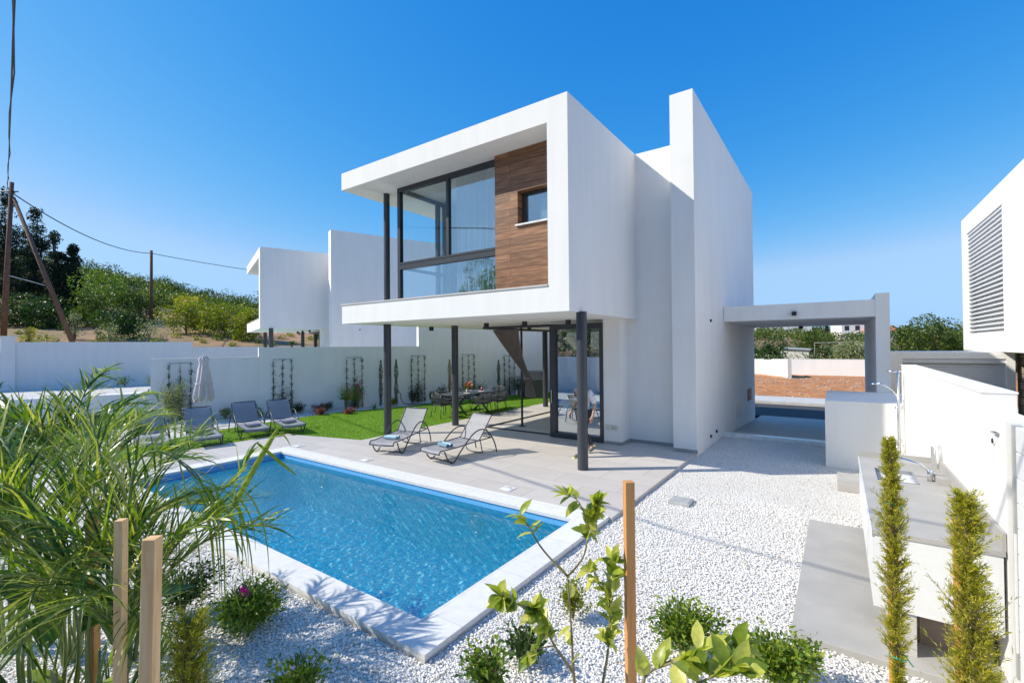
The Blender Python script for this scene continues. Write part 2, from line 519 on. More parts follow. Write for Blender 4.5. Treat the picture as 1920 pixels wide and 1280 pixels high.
# wild terrain : red earth with dry grass
q = NT('earth')
f = q.noise(q.coord(), 0.09, 8, 0.68)
g2 = q.noise(q.coord('Object', (1, 1, 6)), 0.8, 6, 0.7)
c = q.ramp(f, [(0.35, (0.24, 0.20, 0.08)), (0.5, (0.42, 0.27, 0.15)), (0.65, (0.50, 0.29, 0.16))])
q.base(q.mix(1.0, c, q.ramp(g2, [(0.3, (0.5, 0.5, 0.45)), (0.65, (1.05, 1.0, 0.95))]), 'MULTIPLY'))
q.set(Roughness=0.95)
q.bump(g2, 0.8, 0.2)
q = NT('orange_soil')
f = q.noise(q.coord(), 1.6, 8, 0.75)
q.base(q.ramp(f, [(0.3, (0.36, 0.14, 0.05)), (0.55, (0.56, 0.25, 0.10)), (0.75, (0.62, 0.42, 0.26))]))
q.set(Roughness=0.95); q.bump(f, 1.0, 0.15)


# ------------------------------------------------------------------ mesh helpers
class MB:
    """collects shapes, links them as one mesh object"""
    def __init__(self):
        self.v = []; self.f = []; self.sm = []

    def add(self, vs, fs, smooth=False):
        o = len(self.v)
        self.v.extend([tuple(p) for p in vs])
        self.f.extend([tuple(i + o for i in f) for f in fs])
        self.sm.extend([smooth] * len(fs))
        return self

    def box(self, x0, x1, y0, y1, z0, z1, bev=0.0):
        if bev:
            bm_box(self, x0, x1, y0, y1, z0, z1, bev)
            return self
        vs = [(x0, y0, z0), (x1, y0, z0), (x1, y1, z0), (x0, y1, z0), (x0, y0, z1), (x1, y0, z1), (x1, y1, z1), (x0, y1, z1)]
        fs = [(0, 3, 2, 1), (4, 5, 6, 7), (0, 1, 5, 4), (1, 2, 6, 5), (2, 3, 7, 6), (3, 0, 4, 7)]
        return self.add(vs, fs)

    def obox(self, O, ax, ay, x0, x1, y0, y1, z0, z1):
        o = MB().box(x0, x1, y0, y1, z0, z1)
        vs = [(O[0] + ax[0] * p[0] + ay[0] * p[1], O[1] + ax[1] * p[0] + ay[1] * p[1], O[2] + p[2]) for p in o.v]
        return self.add(vs, o.f)

    def tube(self, pts, r, n=10, cap=True, smooth=True):
        pts = [Vector(p) for p in pts]
        rs = r if isinstance(r, (list, tuple)) else [r] * len(pts)
        vs = []; fs = []
        up = Vector((0.13, 0.07, 1)).normalized()
        t0 = (pts[1] - pts[0]).normalized()
        if abs(t0.dot(up)) > 0.95:
            up = Vector((1, 0.1, 0)).normalized()
        a = t0.cross(up).normalized()
        for i, p in enumerate(pts):
            if i == 0: t = pts[1] - pts[0]
            elif i == len(pts) - 1: t = pts[-1] - pts[-2]
            else: t = (pts[i + 1] - pts[i]).normalized() + (pts[i] - pts[i - 1]).normalized()
            t = t.normalized() if t.length > 1e-9 else t0
            a = (a - t * a.dot(t))
            a = a.normalized() if a.length > 1e-6 else t.orthogonal().normalized()
            b = t.cross(a)
            for k in range(n):
                an = 2 * pi * k / n
                vs.append(p + (a * cos(an) + b * sin(an)) * rs[i])
        for i in range(len(pts) - 1):
            for k in range(n):
                k2 = (k + 1) % n
                fs.append((i * n + k, i * n + k2, (i + 1) * n + k2, (i + 1) * n + k))
        self.add(vs, fs, smooth)
        if cap:
            m = len(self.v) - len(vs)
            self.f.append(tuple(m + k for k in reversed(range(n)))); self.sm.append(False)
            e = m + (len(pts) - 1) * n
            self.f.append(tuple(e + k for k in range(n))); self.sm.append(False)
        return self

    def lathe(self, c, prof, n=24, smooth=True):
        vs = []; fs = []
        for (r, z) in prof:
            for k in range(n):
                an = 2 * pi * k / n
                vs.append((c[0] + r * cos(an), c[1] + r * sin(an), c[2] + z))
        for i in range(len(prof) - 1):
            for k in range(n):
                k2 = (k + 1) % n
                fs.append((i * n + k, i * n + k2, (i + 1) * n + k2, (i + 1) * n + k))
        return self.add(vs, fs, smooth)

    def cyl(self, x, y, z0, z1, r, n=24, bev=0.0):
        prof = [(0.0005, 0), (r, 0), (r, z1 - z0), (0.0005, z1 - z0)]
        return self.lathe((x, y, z0), prof, n, False) if not bev else self.lathe((x, y, z0), [(0.0005, 0), (r, 0), (r, z1 - z0 - bev), (r - bev, z1 - z0), (0.0005, z1 - z0)], n, True)

    def build(self, name, mat, parent=None, origin=None, autosmooth=False):
        me = bpy.data.meshes.new(name)
        if origin is None and parent is not None and parent.get('_wo') is not None:
            pass
        vs = self.v
        if origin is not None:
            vs = [(p[0] - origin[0], p[1] - origin[1], p[2] - origin[2]) for p in vs]
        me.from_pydata([tuple(p) for p in vs], [], self.f)
        me.polygons.foreach_set('use_smooth', self.sm)
        me.materials.append(MATS[mat])
        me.update()
        o = bpy.data.objects.new(name, me)
        COL.objects.link(o)
        if parent is not None:
            o.parent = parent
        elif origin is not None:
            o.location = origin
        return o


def bm_box(mb, x0, x1, y0, y1, z0, z1, b):
    import bmesh
    bm = bmesh.new()
    bmesh.ops.create_cube(bm, size=1.0)
    for v in bm.verts:
        v.co = ((x0 + x1) / 2 + v.co.x * (x1 - x0), (y0 + y1) / 2 + v.co.y * (y1 - y0), (z0 + z1) / 2 + v.co.z * (z1 - z0))
    bmesh.ops.bevel(bm, geom=list(bm.edges), offset=b, segments=2, affect='EDGES', profile=0.5)
    bm.verts.index_update()
    mb.add([v.co[:] for v in bm.verts], [[v.index for v in f.verts] for f in bm.faces])
    bm.free()


def npmesh(name, V, Fq, mat, parent=None, smooth=False):
    """numpy verts (N,3) and faces (M,k)"""
    me = bpy.data.meshes.new(name)
    V = np.asarray(V, np.float32); Fq = np.asarray(Fq, np.int32)
    k = Fq.shape[1]
    me.vertices.add(len(V)); me.vertices.foreach_set('co', V.ravel())
    me.loops.add(Fq.size); me.loops.foreach_set('vertex_index', Fq.ravel())
    me.polygons.add(len(Fq))
    me.polygons.foreach_set('loop_start', np.arange(0, Fq.size, k, dtype=np.int32))
    me.polygons.foreach_set('loop_total', np.full(len(Fq), k, np.int32))
    me.polygons.foreach_set('use_smooth', np.full(len(Fq), smooth))
    me.materials.append(MATS[mat])
    me.update(calc_edges=True)
    o = bpy.data.objects.new(name, me)
    COL.objects.link(o)
    if parent is not None:
        o.parent = parent
    return o


def thing(name, label, cat, loc=(0, 0, 0), rz=0.0, group=None):
    o = bpy.data.objects.new(name, None)
    o.empty_display_size = 0.2
    COL.objects.link(o)
    o.location = loc; o.rotation_euler = (0, 0, rz)
    return tag(o, label, cat, group)


def tag(o, label, cat, group=None):
    o['label'] = label; o['category'] = cat
    if group: o['group'] = group
    return o


def struct(o, kind='structure'):
    o['kind'] = kind
    return o


def copy_tree(o, parent=None):
    c = o.copy(); COL.objects.link(c)
    if parent is not None:
        c.parent = parent
    for ch in [x for x in bpy.data.objects if x.parent == o]:
        copy_tree(ch, c)
    return c


def norm(a):
    return a / np.maximum(np.linalg.norm(a, axis=-1, keepdims=True), 1e-9)


def leaf_arrays(P, T, L, W, bend=0.25, fold=0.0):
    """P base points, T unit directions; rhombic leaves with a middle vertex row -> quads"""
    n = len(P)
    rnd = norm(rng.normal(size=(n, 3)))
    S = norm(np.cross(T, rnd)); Nn = np.cross(S, T)
    L = np.broadcast_to(L, n)[:, None]; W = np.broadcast_to(W, n)[:, None]
    a = P; b = P + T * L * 0.45 + S * W * 0.5 + Nn * W * fold
    c = P + T * L * 0.45 - S * W * 0.5 + Nn * W * fold
    d = P + T * L + np.array([0, 0, -1.0]) * L * bend
    V = np.stack([a, b, d, c], 1).reshape(-1, 3)
    Fq = np.arange(n * 4).reshape(n, 4)
    return V, Fq


def crown_pts(clumps, n, fill=0.55):
    cl = np.array(clumps, float)            # x y z rx rz
    wts = cl[:, 3] ** 2; wts /= wts.sum()
    idx = rng.choice(len(cl), n, p=wts)
    d = norm(rng.normal(size=(n, 3)))
    r = rng.uniform(fill, 1.0, n)[:, None] ** 0.6
    sc = np.stack([cl[idx, 3], cl[idx, 3], cl[idx, 4]], 1)
    P = cl[idx, :3] + d * r * sc
    return P, d


def clump_crown(h, rad, nclump, base=0.25, shape='round'):
    out = []
    for i in range(nclump):
        t = (i + 0.5) / nclump
        z = base * h + (1 - base) * h * rng.uniform(0.05, 0.92)
        rel = (z - base * h) / ((1 - base) * h)
        if shape == 'round':
            pr = rad * math.sqrt(max(0.05, 1 - (2 * rel - 0.9) ** 2 * 0.85))
        elif shape == 'cone':
            pr = rad * (1.05 - rel) ** 0.8
        elif shape == 'spire':
            pr = rad * min(1.0, (1.04 - rel) * 1.9) * (.8 + .2 * sin(z * 2.3))
        else:
            pr = rad * (0.8 + 0.2 * sin(rel * 3))
        a = rng.uniform(0, 2 * pi)
        rr = pr * math.sqrt(rng.uniform(0, 1)) * 0.72
        cr = rad * rng.uniform(0.28, 0.5) * (0.6 if shape == 'cone' else (.25 + .75 * min(1, (1.05 - rel) * 1.6)) if shape == 'spire' else 1)
        out.append((rr * cos(a), rr * sin(a), z, cr, cr * rng.uniform(0.6, 0.95)))
    return out


def make_tree(name, label, cat, loc, h, rad, mat, n=1600, leaf=0.25, nclump=14, base=0.2, shape='round', group=None, trunk='bark', tr=0.12, sx=1.0):
    t = thing(name, label, cat, loc, rng.uniform(0, 6.28), group)
    cl = clump_crown(h, rad, nclump, base, shape)
    P, d = crown_pts(cl, n)
    P[:, 2] = np.maximum(P[:, 2], 0.03)
    T = norm(d + rng.normal(size=d.shape) * 0.7 + np.array([0, 0, 0.15]))
    V, Fq = leaf_arrays(P, T, leaf * rng.uniform(0.6, 1.3, n), leaf * rng.uniform(0.35, 0.6, n))
    npmesh('crown', V, Fq, mat, t)
    mb = MB()
    top = h * (0.9 if shape == 'cone' else 0.6)
    mb.tube([(0, 0, -0.3), (0.03 * h * rng.uniform(-1, 1), 0.02, top * 0.5), (0, 0.03, top)], [tr, tr * 0.7, tr * 0.2], 7)
    for (x, y, z, r_, _) in cl[:7]:
        z0 = min(z * 0.5, top * 0.8)
        mb.tube([(0, 0, z0), (x * 0.5, y * 0.5, (z0 + z) / 2), (x, y, z)], [tr * 0.45, tr * 0.3, tr * 0.1], 5)
    mb.build('trunk', trunk, t)
    return t


# ================================================================== GROUND
A = np.array([-18.66, 5.54, 0.0]); D = np.array([0.348, 0.9375, 0.0]); N = np.array([0.9375, -0.348, 0.0])


def st(s, t, z=0.0):
    p = A + D * s - N * t
    return (p[0], p[1], z)


def sstep(x):
    x = np.clip(x, 0, 1)
    return x * x * (3 - 2 * x)


def vnoise(x, y, k, seed=0):
    return (np.sin(x * k + seed) * np.cos(y * k * 1.3 + seed * 2) + 0.6 * np.sin(x * k * 2.3 + y * k * 1.9 + seed * 3) + 0.35 * np.cos(x * k * 5.1 - y * k * 4.3 + seed))


def terrain_h(x, y):
    rx = x - A[0]; ry = y - A[1]
    s = rx * D[0] + ry * D[1]
    t = -(rx * N[0] + ry * N[1])
    ridge = np.clip(15.2 - 0.23 * s, 4, 32)
    hill = 2.45 + 0.14 * np.clip(t - 24, 0, 30) + (ridge - 6.65) * sstep((t - 45) / 90.0) + vnoise(x, y, 0.09, 1) * 0.5 * sstep((t - 30) / 40)
    z = np.where(t > 21.6, hill, -0.1)
    z = np.where(t < 0.6, -2.4, z)
    inside = (t < 0.6)
    # street side and the land beyond it
    far = 0.1 + sstep((y - 44) / 90.0) * 2.6 + sstep((y - 150) / 300.0) * 14 * (1 + 0.25 * np.sin(x * 0.02)) + vnoise(x, y, 0.05, 4) * 0.25
    z = np.where(inside & (y > 46), far, z)
    z = np.where((t >= 0.6) & (t <= 21.6) & (y > 46), far, z)
    # behind the camera
    back = 0.3 + sstep((-y - 4) / 60.0) * 16 + vnoise(x, y, 0.1, 2) * 0.4
    z = np.where(inside & (y < -3), back, z)
    return z


xs = np.unique(np.concatenate([np.linspace(-900, -200, 12), np.linspace(-200, -60, 60), np.linspace(-60, 60, 121), np.linspace(60, 300, 25), np.linspace(300, 900, 7)]))
ys = np.unique(np.concatenate([np.linspace(-300, -60, 12), np.linspace(-60, 80, 141), np.linspace(80, 200, 40), np.linspace(200, 1200, 18)]))
X, Y = np.meshgrid(xs, ys)
Z = terrain_h(X, Y)
nx, ny = len(xs), len(ys)
V = np.stack([X.ravel(), Y.ravel(), Z.ravel()], 1)
ii = np.arange(nx * ny).reshape(ny, nx)
Fq = np.stack([ii[:-1, :-1], ii[:-1, 1:], ii[1:, 1:], ii[1:, :-1]], -1).reshape(-1, 4)
struct(npmesh('ground', V, Fq, 'earth', smooth=True))

# pool extents
PX0, PX1, PY0, PY1 = -10.62, -3.03, 2.88, 5.72
CX0, CX1, CY0, CY1 = -11.02, -2.66, 2.56, 6.10
TZ = 0.0
GZ = -0.06


def sheet(name, polys, z, mat, thick=None):
    mb = MB()
    for pl in polys:
        n = len(pl)
        mb.add([(p[0], p[1], z) for p in pl], [tuple(range(n))])
        if thick:
            o = len(mb.v)
            mb.v.extend([(p[0], p[1], z) for p in pl] + [(p[0], p[1], z - thick) for p in pl])
            for i in range(n):
                j = (i + 1) % n
                mb.f.append((o + i, o + n + i, o + n + j, o + j)); mb.sm.append(False)
    return mb.build(name, mat)


def rect(x0, x1, y0, y1):
    return [(x0, y0), (x1, y0), (x1, y1), (x0, y1)]


wl = lambda y: A[0] + (y - A[1]) * D[0] / D[1]      # x of the boundary wall at y
struct(sheet('gravel_bed', [
    [(wl(-3.0), -3.0), (1.3, -3.0), (1.3, CY0), (wl(CY0), CY0)],
    [(wl(CY0), CY0), (CX0, CY0), (CX0, CY1), (wl(CY1), CY1)],
    rect(CX1, 1.3, CY0, CY1),
    rect(CX1, 1.3, CY1, 13.75),
    [(wl(CY1), CY1), (-10.2, CY1), (-10.2, 21.6), (wl(21.6), 21.6)]], GZ, 'gravel_bed'))
struct(sheet('terrace', [
    rect(-12.72, CX0, 2.4, CY1),
    rect(-12.72, -2.62, CY1, 7.05),
    rect(-10.2, -2.62, 7.05, 10.74),
    rect(-10.2, -4.4, 10.74, 20.5),
    rect(-4.4, -3.02, 10.74, 11.3),
    [(-12.5, 7.05), (-10.2, 7.05), (-10.2, 7.62)]], TZ, 'terrace_tile', 0.09))
lawnpoly = [[(-14.3, 3.0), (-12.72, 3.0), (-12.72, 7.05), (-15.4, 7.05)],
            [(-15.4, 7.05), (-12.5, 7.05), (-10.2, 7.62), (-10.2, 21.6), (-12.45, 21.6), (-13.85, 17.4), (-14.45, 14.0), (-15.55, 10.1)]]
struct(sheet('lawn', lawnpoly, -0.03, 'lawn_ground'))


def in_poly(P, poly):
    x, y = P[:, 0], P[:, 1]
    ins = np.zeros(len(P), bool)
    j = len(poly) - 1
    for i in range(len(poly)):
        xi, yi = poly[i]; xj, yj = poly[j]
        c = ((yi > y) != (yj > y)) & (x < (xj - xi) * (y - yi) / (yj - yi + 1e-12) + xi)
        ins ^= c; j = i
    return ins


n = 170000
P = np.stack([rng.uniform(-15.8, -10.2, n), rng.uniform(3.0, 21.6, n), np.full(n, -0.03)], 1)
keep = in_poly(P, lawnpoly[0]) | in_poly(P, lawnpoly[1])
P = P[keep]; n = len(P)
T = norm(np.stack([rng.normal(0, 0.45, n), rng.normal(0, 0.45, n), np.ones(n)], 1))
ang = rng.uniform(0, pi, n); S = np.stack([np.cos(ang), np.sin(ang), np.zeros(n)], 1) * 0.006
Lg = rng.uniform(0.02, 0.042, n)[:, None]
V = np.stack([P - S, P + S, P + T * Lg], 1).reshape(-1, 3)
struct(npmesh('grass', V, np.arange(n * 3).reshape(n, 3), 'grass_blade'), 'stuff')

# driveway, street, far pavement, orange berm
mb = MB()
mb.add([(-2.6, 13.75, -0.1), (0.98, 13.75, -0.1), (0.98, 21.3, -0.48), (-2.6, 21.3, -0.48)], [(0, 1, 2, 3)])
struct(mb.build('driveway', 'driveway'))
struct(MB().box(-2.59, -0.24, 13.50, 13.74, -0.3, 0.03).build('kerb', 'plate_white'))
mb = MB(); mb.add([(-30, 21.3, -0.5), (40, 21.3, -0.5), (40, 26.3, -0.56), (-30, 26.3, -0.56)], [(0, 1, 2, 3)])
struct(mb.build('road', 'asphalt'))
struct(MB().box(-30, 40, 26.3, 29.0, -0.9, -0.43).build('pavement', 'concrete'))
gx = np.linspace(-30, 40, 141); gy = np.linspace(29.0, 47.0, 37)
GX, GY = np.meshgrid(gx, gy)
GZZ = -0.5 + 0.42 * sstep((GY - 29) / 6) + np.where((GY > 29.5) & (GY < 42), vnoise(GX, GY, 1.1, 5) * 0.05 + rng.normal(0, 0.035, GX.shape), 0)
ii = np.arange(GX.size).reshape(GX.shape)
struct(npmesh('soil_berm', np.stack([GX.ravel(), GY.ravel(), GZZ.ravel()], 1), np.stack([ii[:-1, :-1], ii[:-1, 1:], ii[1:, 1:], ii[1:, :-1]], -1).reshape(-1, 4), 'orange_soil', smooth=True))
# rubble on the berm
n = 420
P = np.stack([rng.uniform(-9, 5, n), rng.uniform(29.5, 40, n), np.full(n, -0.12)], 1)
P[:, 2] = -0.5 + 0.42 * sstep((P[:, 1] - 29) / 6) + 0.03
# icosphere template
t_ = (1 + 5 ** .5) / 2
ico = norm(np.array([(-1, t_, 0), (1, t_, 0), (-1, -t_, 0), (1, -t_, 0), (0, -1, t_), (0, 1, t_), (0, -1, -t_), (0, 1, -t_), (t_, 0, -1), (t_, 0, 1), (-t_, 0, -1), (-t_, 0, 1)], float))
icf = np.array([(0, 11, 5), (0, 5, 1), (0, 1, 7), (0, 7, 10), (0, 10, 11), (1, 5, 9), (5, 11, 4), (11, 10, 2), (10, 7, 6), (7, 1, 8), (3, 9, 4), (3, 4, 2), (3, 2, 6), (3, 6, 8), (3, 8, 9), (4, 9, 5), (2, 4, 11), (6, 2, 10), (8, 6, 7), (9, 8, 1)])


def stones(name, P, size, mat, flat=0.6):
    n = len(P)
    sc = size[:, None, None] * rng.uniform(0.65, 1.35, (n, 1, 3)) * np.array([1, 0.8, flat])
    B = ico[None] * sc * rng.uniform(0.85, 1.1, (n, 12, 1))
    a = rng.uniform(0, 2 * pi, n); ti = rng.normal(0, 0.35, n)
    ca, sa = np.cos(a)[:, None], np.sin(a)[:, None]; ct, s_t = np.cos(ti)[:, None], np.sin(ti)[:, None]
    x, y, z = B[..., 0], B[..., 1], B[..., 2]
    x, z = x * ct - z * s_t, x * s_t + z * ct
    x, y = x * ca - y * sa, x * sa + y * ca
    V = np.stack([x, y, z], -1) + P[:, None, :]
    Fq = icf[None] + (np.arange(n) * 12)[:, None, None]
    return npmesh(name, V.reshape(-1, 3), Fq.reshape(-1, 3), mat, smooth=True)


struct(stones('rubble', P, rng.uniform(0.02, 0.07, n), 'concrete'), 'stuff')

# pebbles close to the camera
n = 185000
P = np.stack([rng.uniform(-9.5, 0.95, n), rng.uniform(0.6, 8.6, n), rng.uniform(GZ - 0.002, GZ + 0.016, n)], 1)
dist = np.hypot(P[:, 0], P[:, 1])
dens = np.clip(1.3 - dist / 9.5, 0.22, 1.0)
inview = (P[:, 0] * cos(yaw) + P[:, 1] * sin(yaw)) < (P[:, 1] * cos(yaw) - P[:, 0] * sin(yaw)) * 1.18 + 0.4
inview &= (P[:, 0] * cos(yaw) + P[:, 1] * sin(yaw)) > -(P[:, 1] * cos(yaw) - P[:, 0] * sin(yaw)) * 1.18 - 0.4
slab1 = (P[:, 0] > -0.36) & (P[:, 1] > 4.55) & (P[:, 1] < 7.6)
keep = (rng.uniform(size=n) < dens) & inview & (dist < 8.2) & ~((P[:, 0] > CX0 - .01) & (P[:, 0] < CX1 + .01) & (P[:, 1] > CY0 - .01) & (P[:, 1] < CY1 + 3)) & ~slab1 & ~((P[:, 0] < -2.6) & (P[:, 1] > CY1)) & (P[:, 0] < 0.9)
P = P[keep]
struct(stones('gravel', P, rng.uniform(0.0055, 0.013, len(P)), 'pebble', 0.7), 'stuff')

# ---- pool
mb = MB()
mb.box(CX0, CX1, CY0, PY0, -0.035, 0.012); mb.box(CX0, CX1, PY1, CY1, -0.035, 0.012)
mb.box(CX0, PX0, PY0, PY1, -0.035, 0.012); mb.box(PX1, CX1, PY0, PY1, -0.035, 0.012)
mb.box(CX0 + .01, CX1 - .01, CY0 + .01, CY0 + .2, -0.3, -0.0352); mb.box(CX1 - .2, CX1 - .01, CY0 + .2, CY1 - .01, -0.3, -0.0352)
struct(mb.build('pool_coping', 'coping_stone'))
WZ = -0.13; PD = -1.05
mb = MB()
a = 0.02
bx0, bx1, by0, by1 = PX0 - a, PX1 + a, PY0 - a, PY1 + a
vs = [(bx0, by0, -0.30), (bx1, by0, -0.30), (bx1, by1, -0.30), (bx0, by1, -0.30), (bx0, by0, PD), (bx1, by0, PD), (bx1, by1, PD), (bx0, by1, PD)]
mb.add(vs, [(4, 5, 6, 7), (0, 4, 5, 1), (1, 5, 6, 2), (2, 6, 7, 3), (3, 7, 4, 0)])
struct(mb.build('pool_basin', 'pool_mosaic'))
mb = MB()
vs = [(bx0, by0, -0.034), (bx1, by0, -0.034), (bx1, by1, -0.034), (bx0, by1, -0.034), (bx0, by0, -0.30), (bx1, by0, -0.30), (bx1, by1, -0.30), (bx0, by1, -0.30)]
mb.add(vs, [(0, 4, 5, 1), (1, 5, 6, 2), (2, 6, 7, 3), (3, 7, 4, 0)])
struct(mb.build('pool_tile_band', 'pool_band'))
# steps in the near right corner of the basin
mb = MB()
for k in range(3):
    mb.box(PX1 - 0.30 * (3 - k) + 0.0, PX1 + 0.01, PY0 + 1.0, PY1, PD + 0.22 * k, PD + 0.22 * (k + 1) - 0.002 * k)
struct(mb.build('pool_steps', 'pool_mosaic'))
mb = MB(); mb.add([(bx0, by0, WZ), (bx1, by0, WZ), (bx1, by1, WZ), (bx0, by1, WZ)], [(0, 1, 2, 3)])
struct(mb.build('water', 'water'))
for i, (x, lb) in enumerate([(-8.95, 'round white pool lamp on the far pool wall near its left corner'), (-4.75, 'round white pool lamp on the far pool wall near its right corner')]):
    t = thing('pool_lamp', lb, 'pool lamp', (x, PY1, -0.42), 0, 'pool lamps on the far wall')
    p = [(0.0, -0.045), (0.10, -0.04), (0.115, -0.02), (0.12, 0.02)]
    m_ = MB(); m_.lathe((0, 0, 0), [(max(r, 0.001), z) for r, z in p], 24)
    m_.v = [(x_, z_, y_) for x_, y_, z_ in m_.v]
    m_.build('lens', 'plate_white', t)
    m_ = MB(); m_.lathe((0, 0, 0), [(0.12, 0.0), (0.12, -0.03), (0.145, -0.02), (0.145, 0.02)], 24)
    m_.v = [(x_, z_, y_) for x_, y_, z_ in m_.v]
    m_.build('rim', 'chrome', t)
for k, (x, y) in enumerate([(-8.3, 6.32), (-4.6, 6.36), (-10.9, 6.3)]):
    t = thing('skimmer_lid', ['small white skimmer lid in the terrace beside the left lounger', 'small white skimmer lid in the terrace near the pool\'s right end', 'small white skimmer lid in the terrace by the pool\'s far left corner'][k], 'lid', (x, y, 0.004), 0, 'white lids in the terrace')
    MB().box(-0.11, 0.11, -0.11, 0.11, 0, 0.006).build('lid_frame', 'white_paint', t)
    MB().lathe((0, 0, 0.006), [(0.09, 0), (0.085, 0.004), (0.001, 0.004)], 20).build('round_cover', 'plate_white', t)

# pavers by the outdoor kitchen
t = thing('paved_strip', 'grey tiled strip on the gravel in front of the outdoor kitchen', 'paving', (-0.36, 4.5, GZ))
tiles = []
for k in range(5):
    tiles.append((0.0, 1.31, 0.0 + 0.61 * k, 0.607 + 0.61 * k))
for (x0, x1, y0, y1) in tiles:
    MB().box(x0, x1, y0, y1, 0, 0.065, 0.004).build('tile', 'paver', t)
t = thing('stepping_block', 'low grey stone block on the gravel behind the kitchen counter', 'block', (-0.05, 9.5, GZ))
MB().box(0, 0.95, 0, 0.8, 0, 0.14, 0.01).build('slab', 'paver', t)
MB().box(0.03, 0.92, 0.03, 0.77, 0.141, 0.146).build('top_tile', 'paver', t)
t = thing('drain_cover', 'square grey drain cover lying in the white gravel', 'drain cover', (-2.2, 7.28, GZ))
MB().box(0, 0.32, 0, 0.32, 0, 0.05, 0.006).build('frame', 'grey_plastic', t)
MB().box(0.025, 0.295, 0.025, 0.295, 0.05, 0.056).build('lid', 'grey_plastic', t)


# ================================================================== VILLA (local origin: front right ground corner of the upper box)
def build_villa(label):
    v = thing('villa', label, 'villa', (-4.1, 7.68, 0))
    PL = 'plaster'
    # upper box frame
    MB().box(-0.45, 0, 0, 3.52, 3.06, 7.18).build('side_wall', PL, v)
    MB().box(-7.0, -0.45, 0, 9.6, 6.72, 7.18).build('roof_slab', PL, v)
    MB().box(-7.0, -0.45, 0, 12.2, 3.06, 3.56).build('floor_slab', PL, v)
    MB().box(-7.02, -0.46, -0.02, 0.28, 3.561, 3.595).build('ledge', 'concrete', v)
    # wood-clad wall with its window
    y0 = 0.66
    wc = thing_part('clad_wall', v)
    m = MB()
    xl, xr = -2.22, -0.451
    wx0, wx1, wz0, wz1 = -1.60, -0.70, 5.06, 5.80
    m.box(xl, wx0, y0, y0 + .25, 3.562, 6.719)
    m.box(wx1, xr, y0, y0 + .25, 3.562, 6.719)
    m.box(wx0, wx1, y0 + .0, y0 + .25, 3.562, wz0)
    m.box(wx0, wx1, y0 + .0, y0 + .25, wz1, 6.719)
    o = m.build('cladding', 'cladding_wood', wc)
    win = MB()
    for (a0, a1, c0, c1) in ((wx0, wx0 + .07, wz0, wz1), (wx1 - .07, wx1, wz0, wz1), (wx0 + .07, wx1 - .07, wz0, wz0 + .06), (wx0 + .07, wx1 - .07, wz1 - .07, wz1)):
        win.box(a0, a1, y0 + .18, y0 + .262, c0, c1)
    sw = win.build('window_frame', 'anthracite', v)
    MB().box(wx0 + .065, wx1 - .065, y0 + .215, y0 + .225, wz0 + .055, wz1 - .065).build('pane', 'glass', sw)
    MB().box(wx0 - .04, wx1 + .02, y0 - .05, y0 + .19, wz0 - .03, wz0 + .004).build('sill', 'plate_white', sw)
    MB().box(wx0 + .38, wx1, y0 + .32, y0 + .33, wz0, wz1 - .15).build('blind', 'sheer', sw)
    # big corner window
    fy = 0.80
    fx0, fx1 = -5.66, -2.221
    f = MB(); AN = 'anthracite'
    f.box(fx0, fx0 + .10, fy, fy + .12, 3.595, 6.719)
    f.box(fx0 + .10, fx1, fy, fy + .12, 6.60, 6.719)
    f.box(fx0 + .10, fx1, fy, fy + .12, 3.595, 3.68)
    f.box(-3.86, -3.78, fy + .002, fy + .118, 4.62, 6.60)
    f.box(fx0 + .10, fx1, fy - .01, fy + .11, 4.50, 4.62)
    f.box(fx0 + .10, fx1, fy - .004, fy + .10, 4.635, 4.69)
    wf = f.build('window_frame', AN, v)
    MB().box(fx0 + .10, -3.86, fy + .05, fy + .06, 4.69, 6.60).build('pane', 'glass_clear', wf)
    MB().box(-3.78, fx1, fy + .05, fy + .06, 4.69, 6.60).build('pane', 'glass', wf)
    MB().box(fx0 + .10, fx1, fy + .05, fy + .06, 3.68, 4.50).build('pane', 'glass', wf)
    # side return of the corner window
    f = MB()
    f.box(fx0, fx0 + .09, fy + .12, 2.55, 6.62, 6.718)
    f.box(fx0, fx0 + .09, fy + .12, 2.55, 3.595, 3.68)
    f.box(fx0, fx0 + .09, fy + .12, 2.55, 4.52, 4.60)
    f.box(fx0, fx0 + .10, 2.25, 2.36, 3.68, 6.62)
    f.box(fx0, fx0 + .10, 2.55, 2.68, 3.595, 6.718)
    wf = f.build('side_window_frame', AN, v)
    MB().box(fx0 + .04, fx0 + .05, fy + .12, 2.25, 4.60, 6.62).build('pane', 'glass_clear', wf)
    MB().box(fx0 + .04, fx0 + .05, fy + .12, 2.25, 3.68, 4.52).build('pane', 'glass_clear', wf)
    MB().box(fx0 + .04, fx0 + .05, 2.36, 2.55, 3.68, 6.62).build('pane', 'glass', wf)
    # upper room
    m = MB()
    m.box(fx0, fx0 + .2, 2.68, 5.4, 3.562, 6.719)
    m.box(fx0 + .2, -0.45, 5.2, 5.4, 3.562, 6.719)
    m.build('inner_wall', 'interior', v)
    MB().box(fx0 + .1, -2.3, fy + .13, 5.2, 3.563, 3.60).build('room_floor', 'interior', v)
    bed = MB(); bed.box(-3.8, -2.5, 1.7, 3.3, 3.61, 4.15, 0.05); bed.box(-3.9, -2.45, 3.3, 3.42, 3.61, 4.75, 0.04)
    bed.build('bed', 'sofa', v)
    # main body behind
    MB().box(-5.6, 1.0, 3.52, 11.6, 3.57, 6.715).build('main_body', PL, v) if False else None
    m = MB()
    m.box(-0.2, 1.0, 3.52, 11.7, -0.1, 7.17)
    m.build('stair_wall', PL, v)
    MB().box(-6.0, -0.2, 9.2, 11.7, 3.57, 6.71).build('rear_wall', PL, v)
    MB().box(1.0, 1.51, 3.07, 11.8, -0.7, 8.13).build('fin_wall', PL, v)
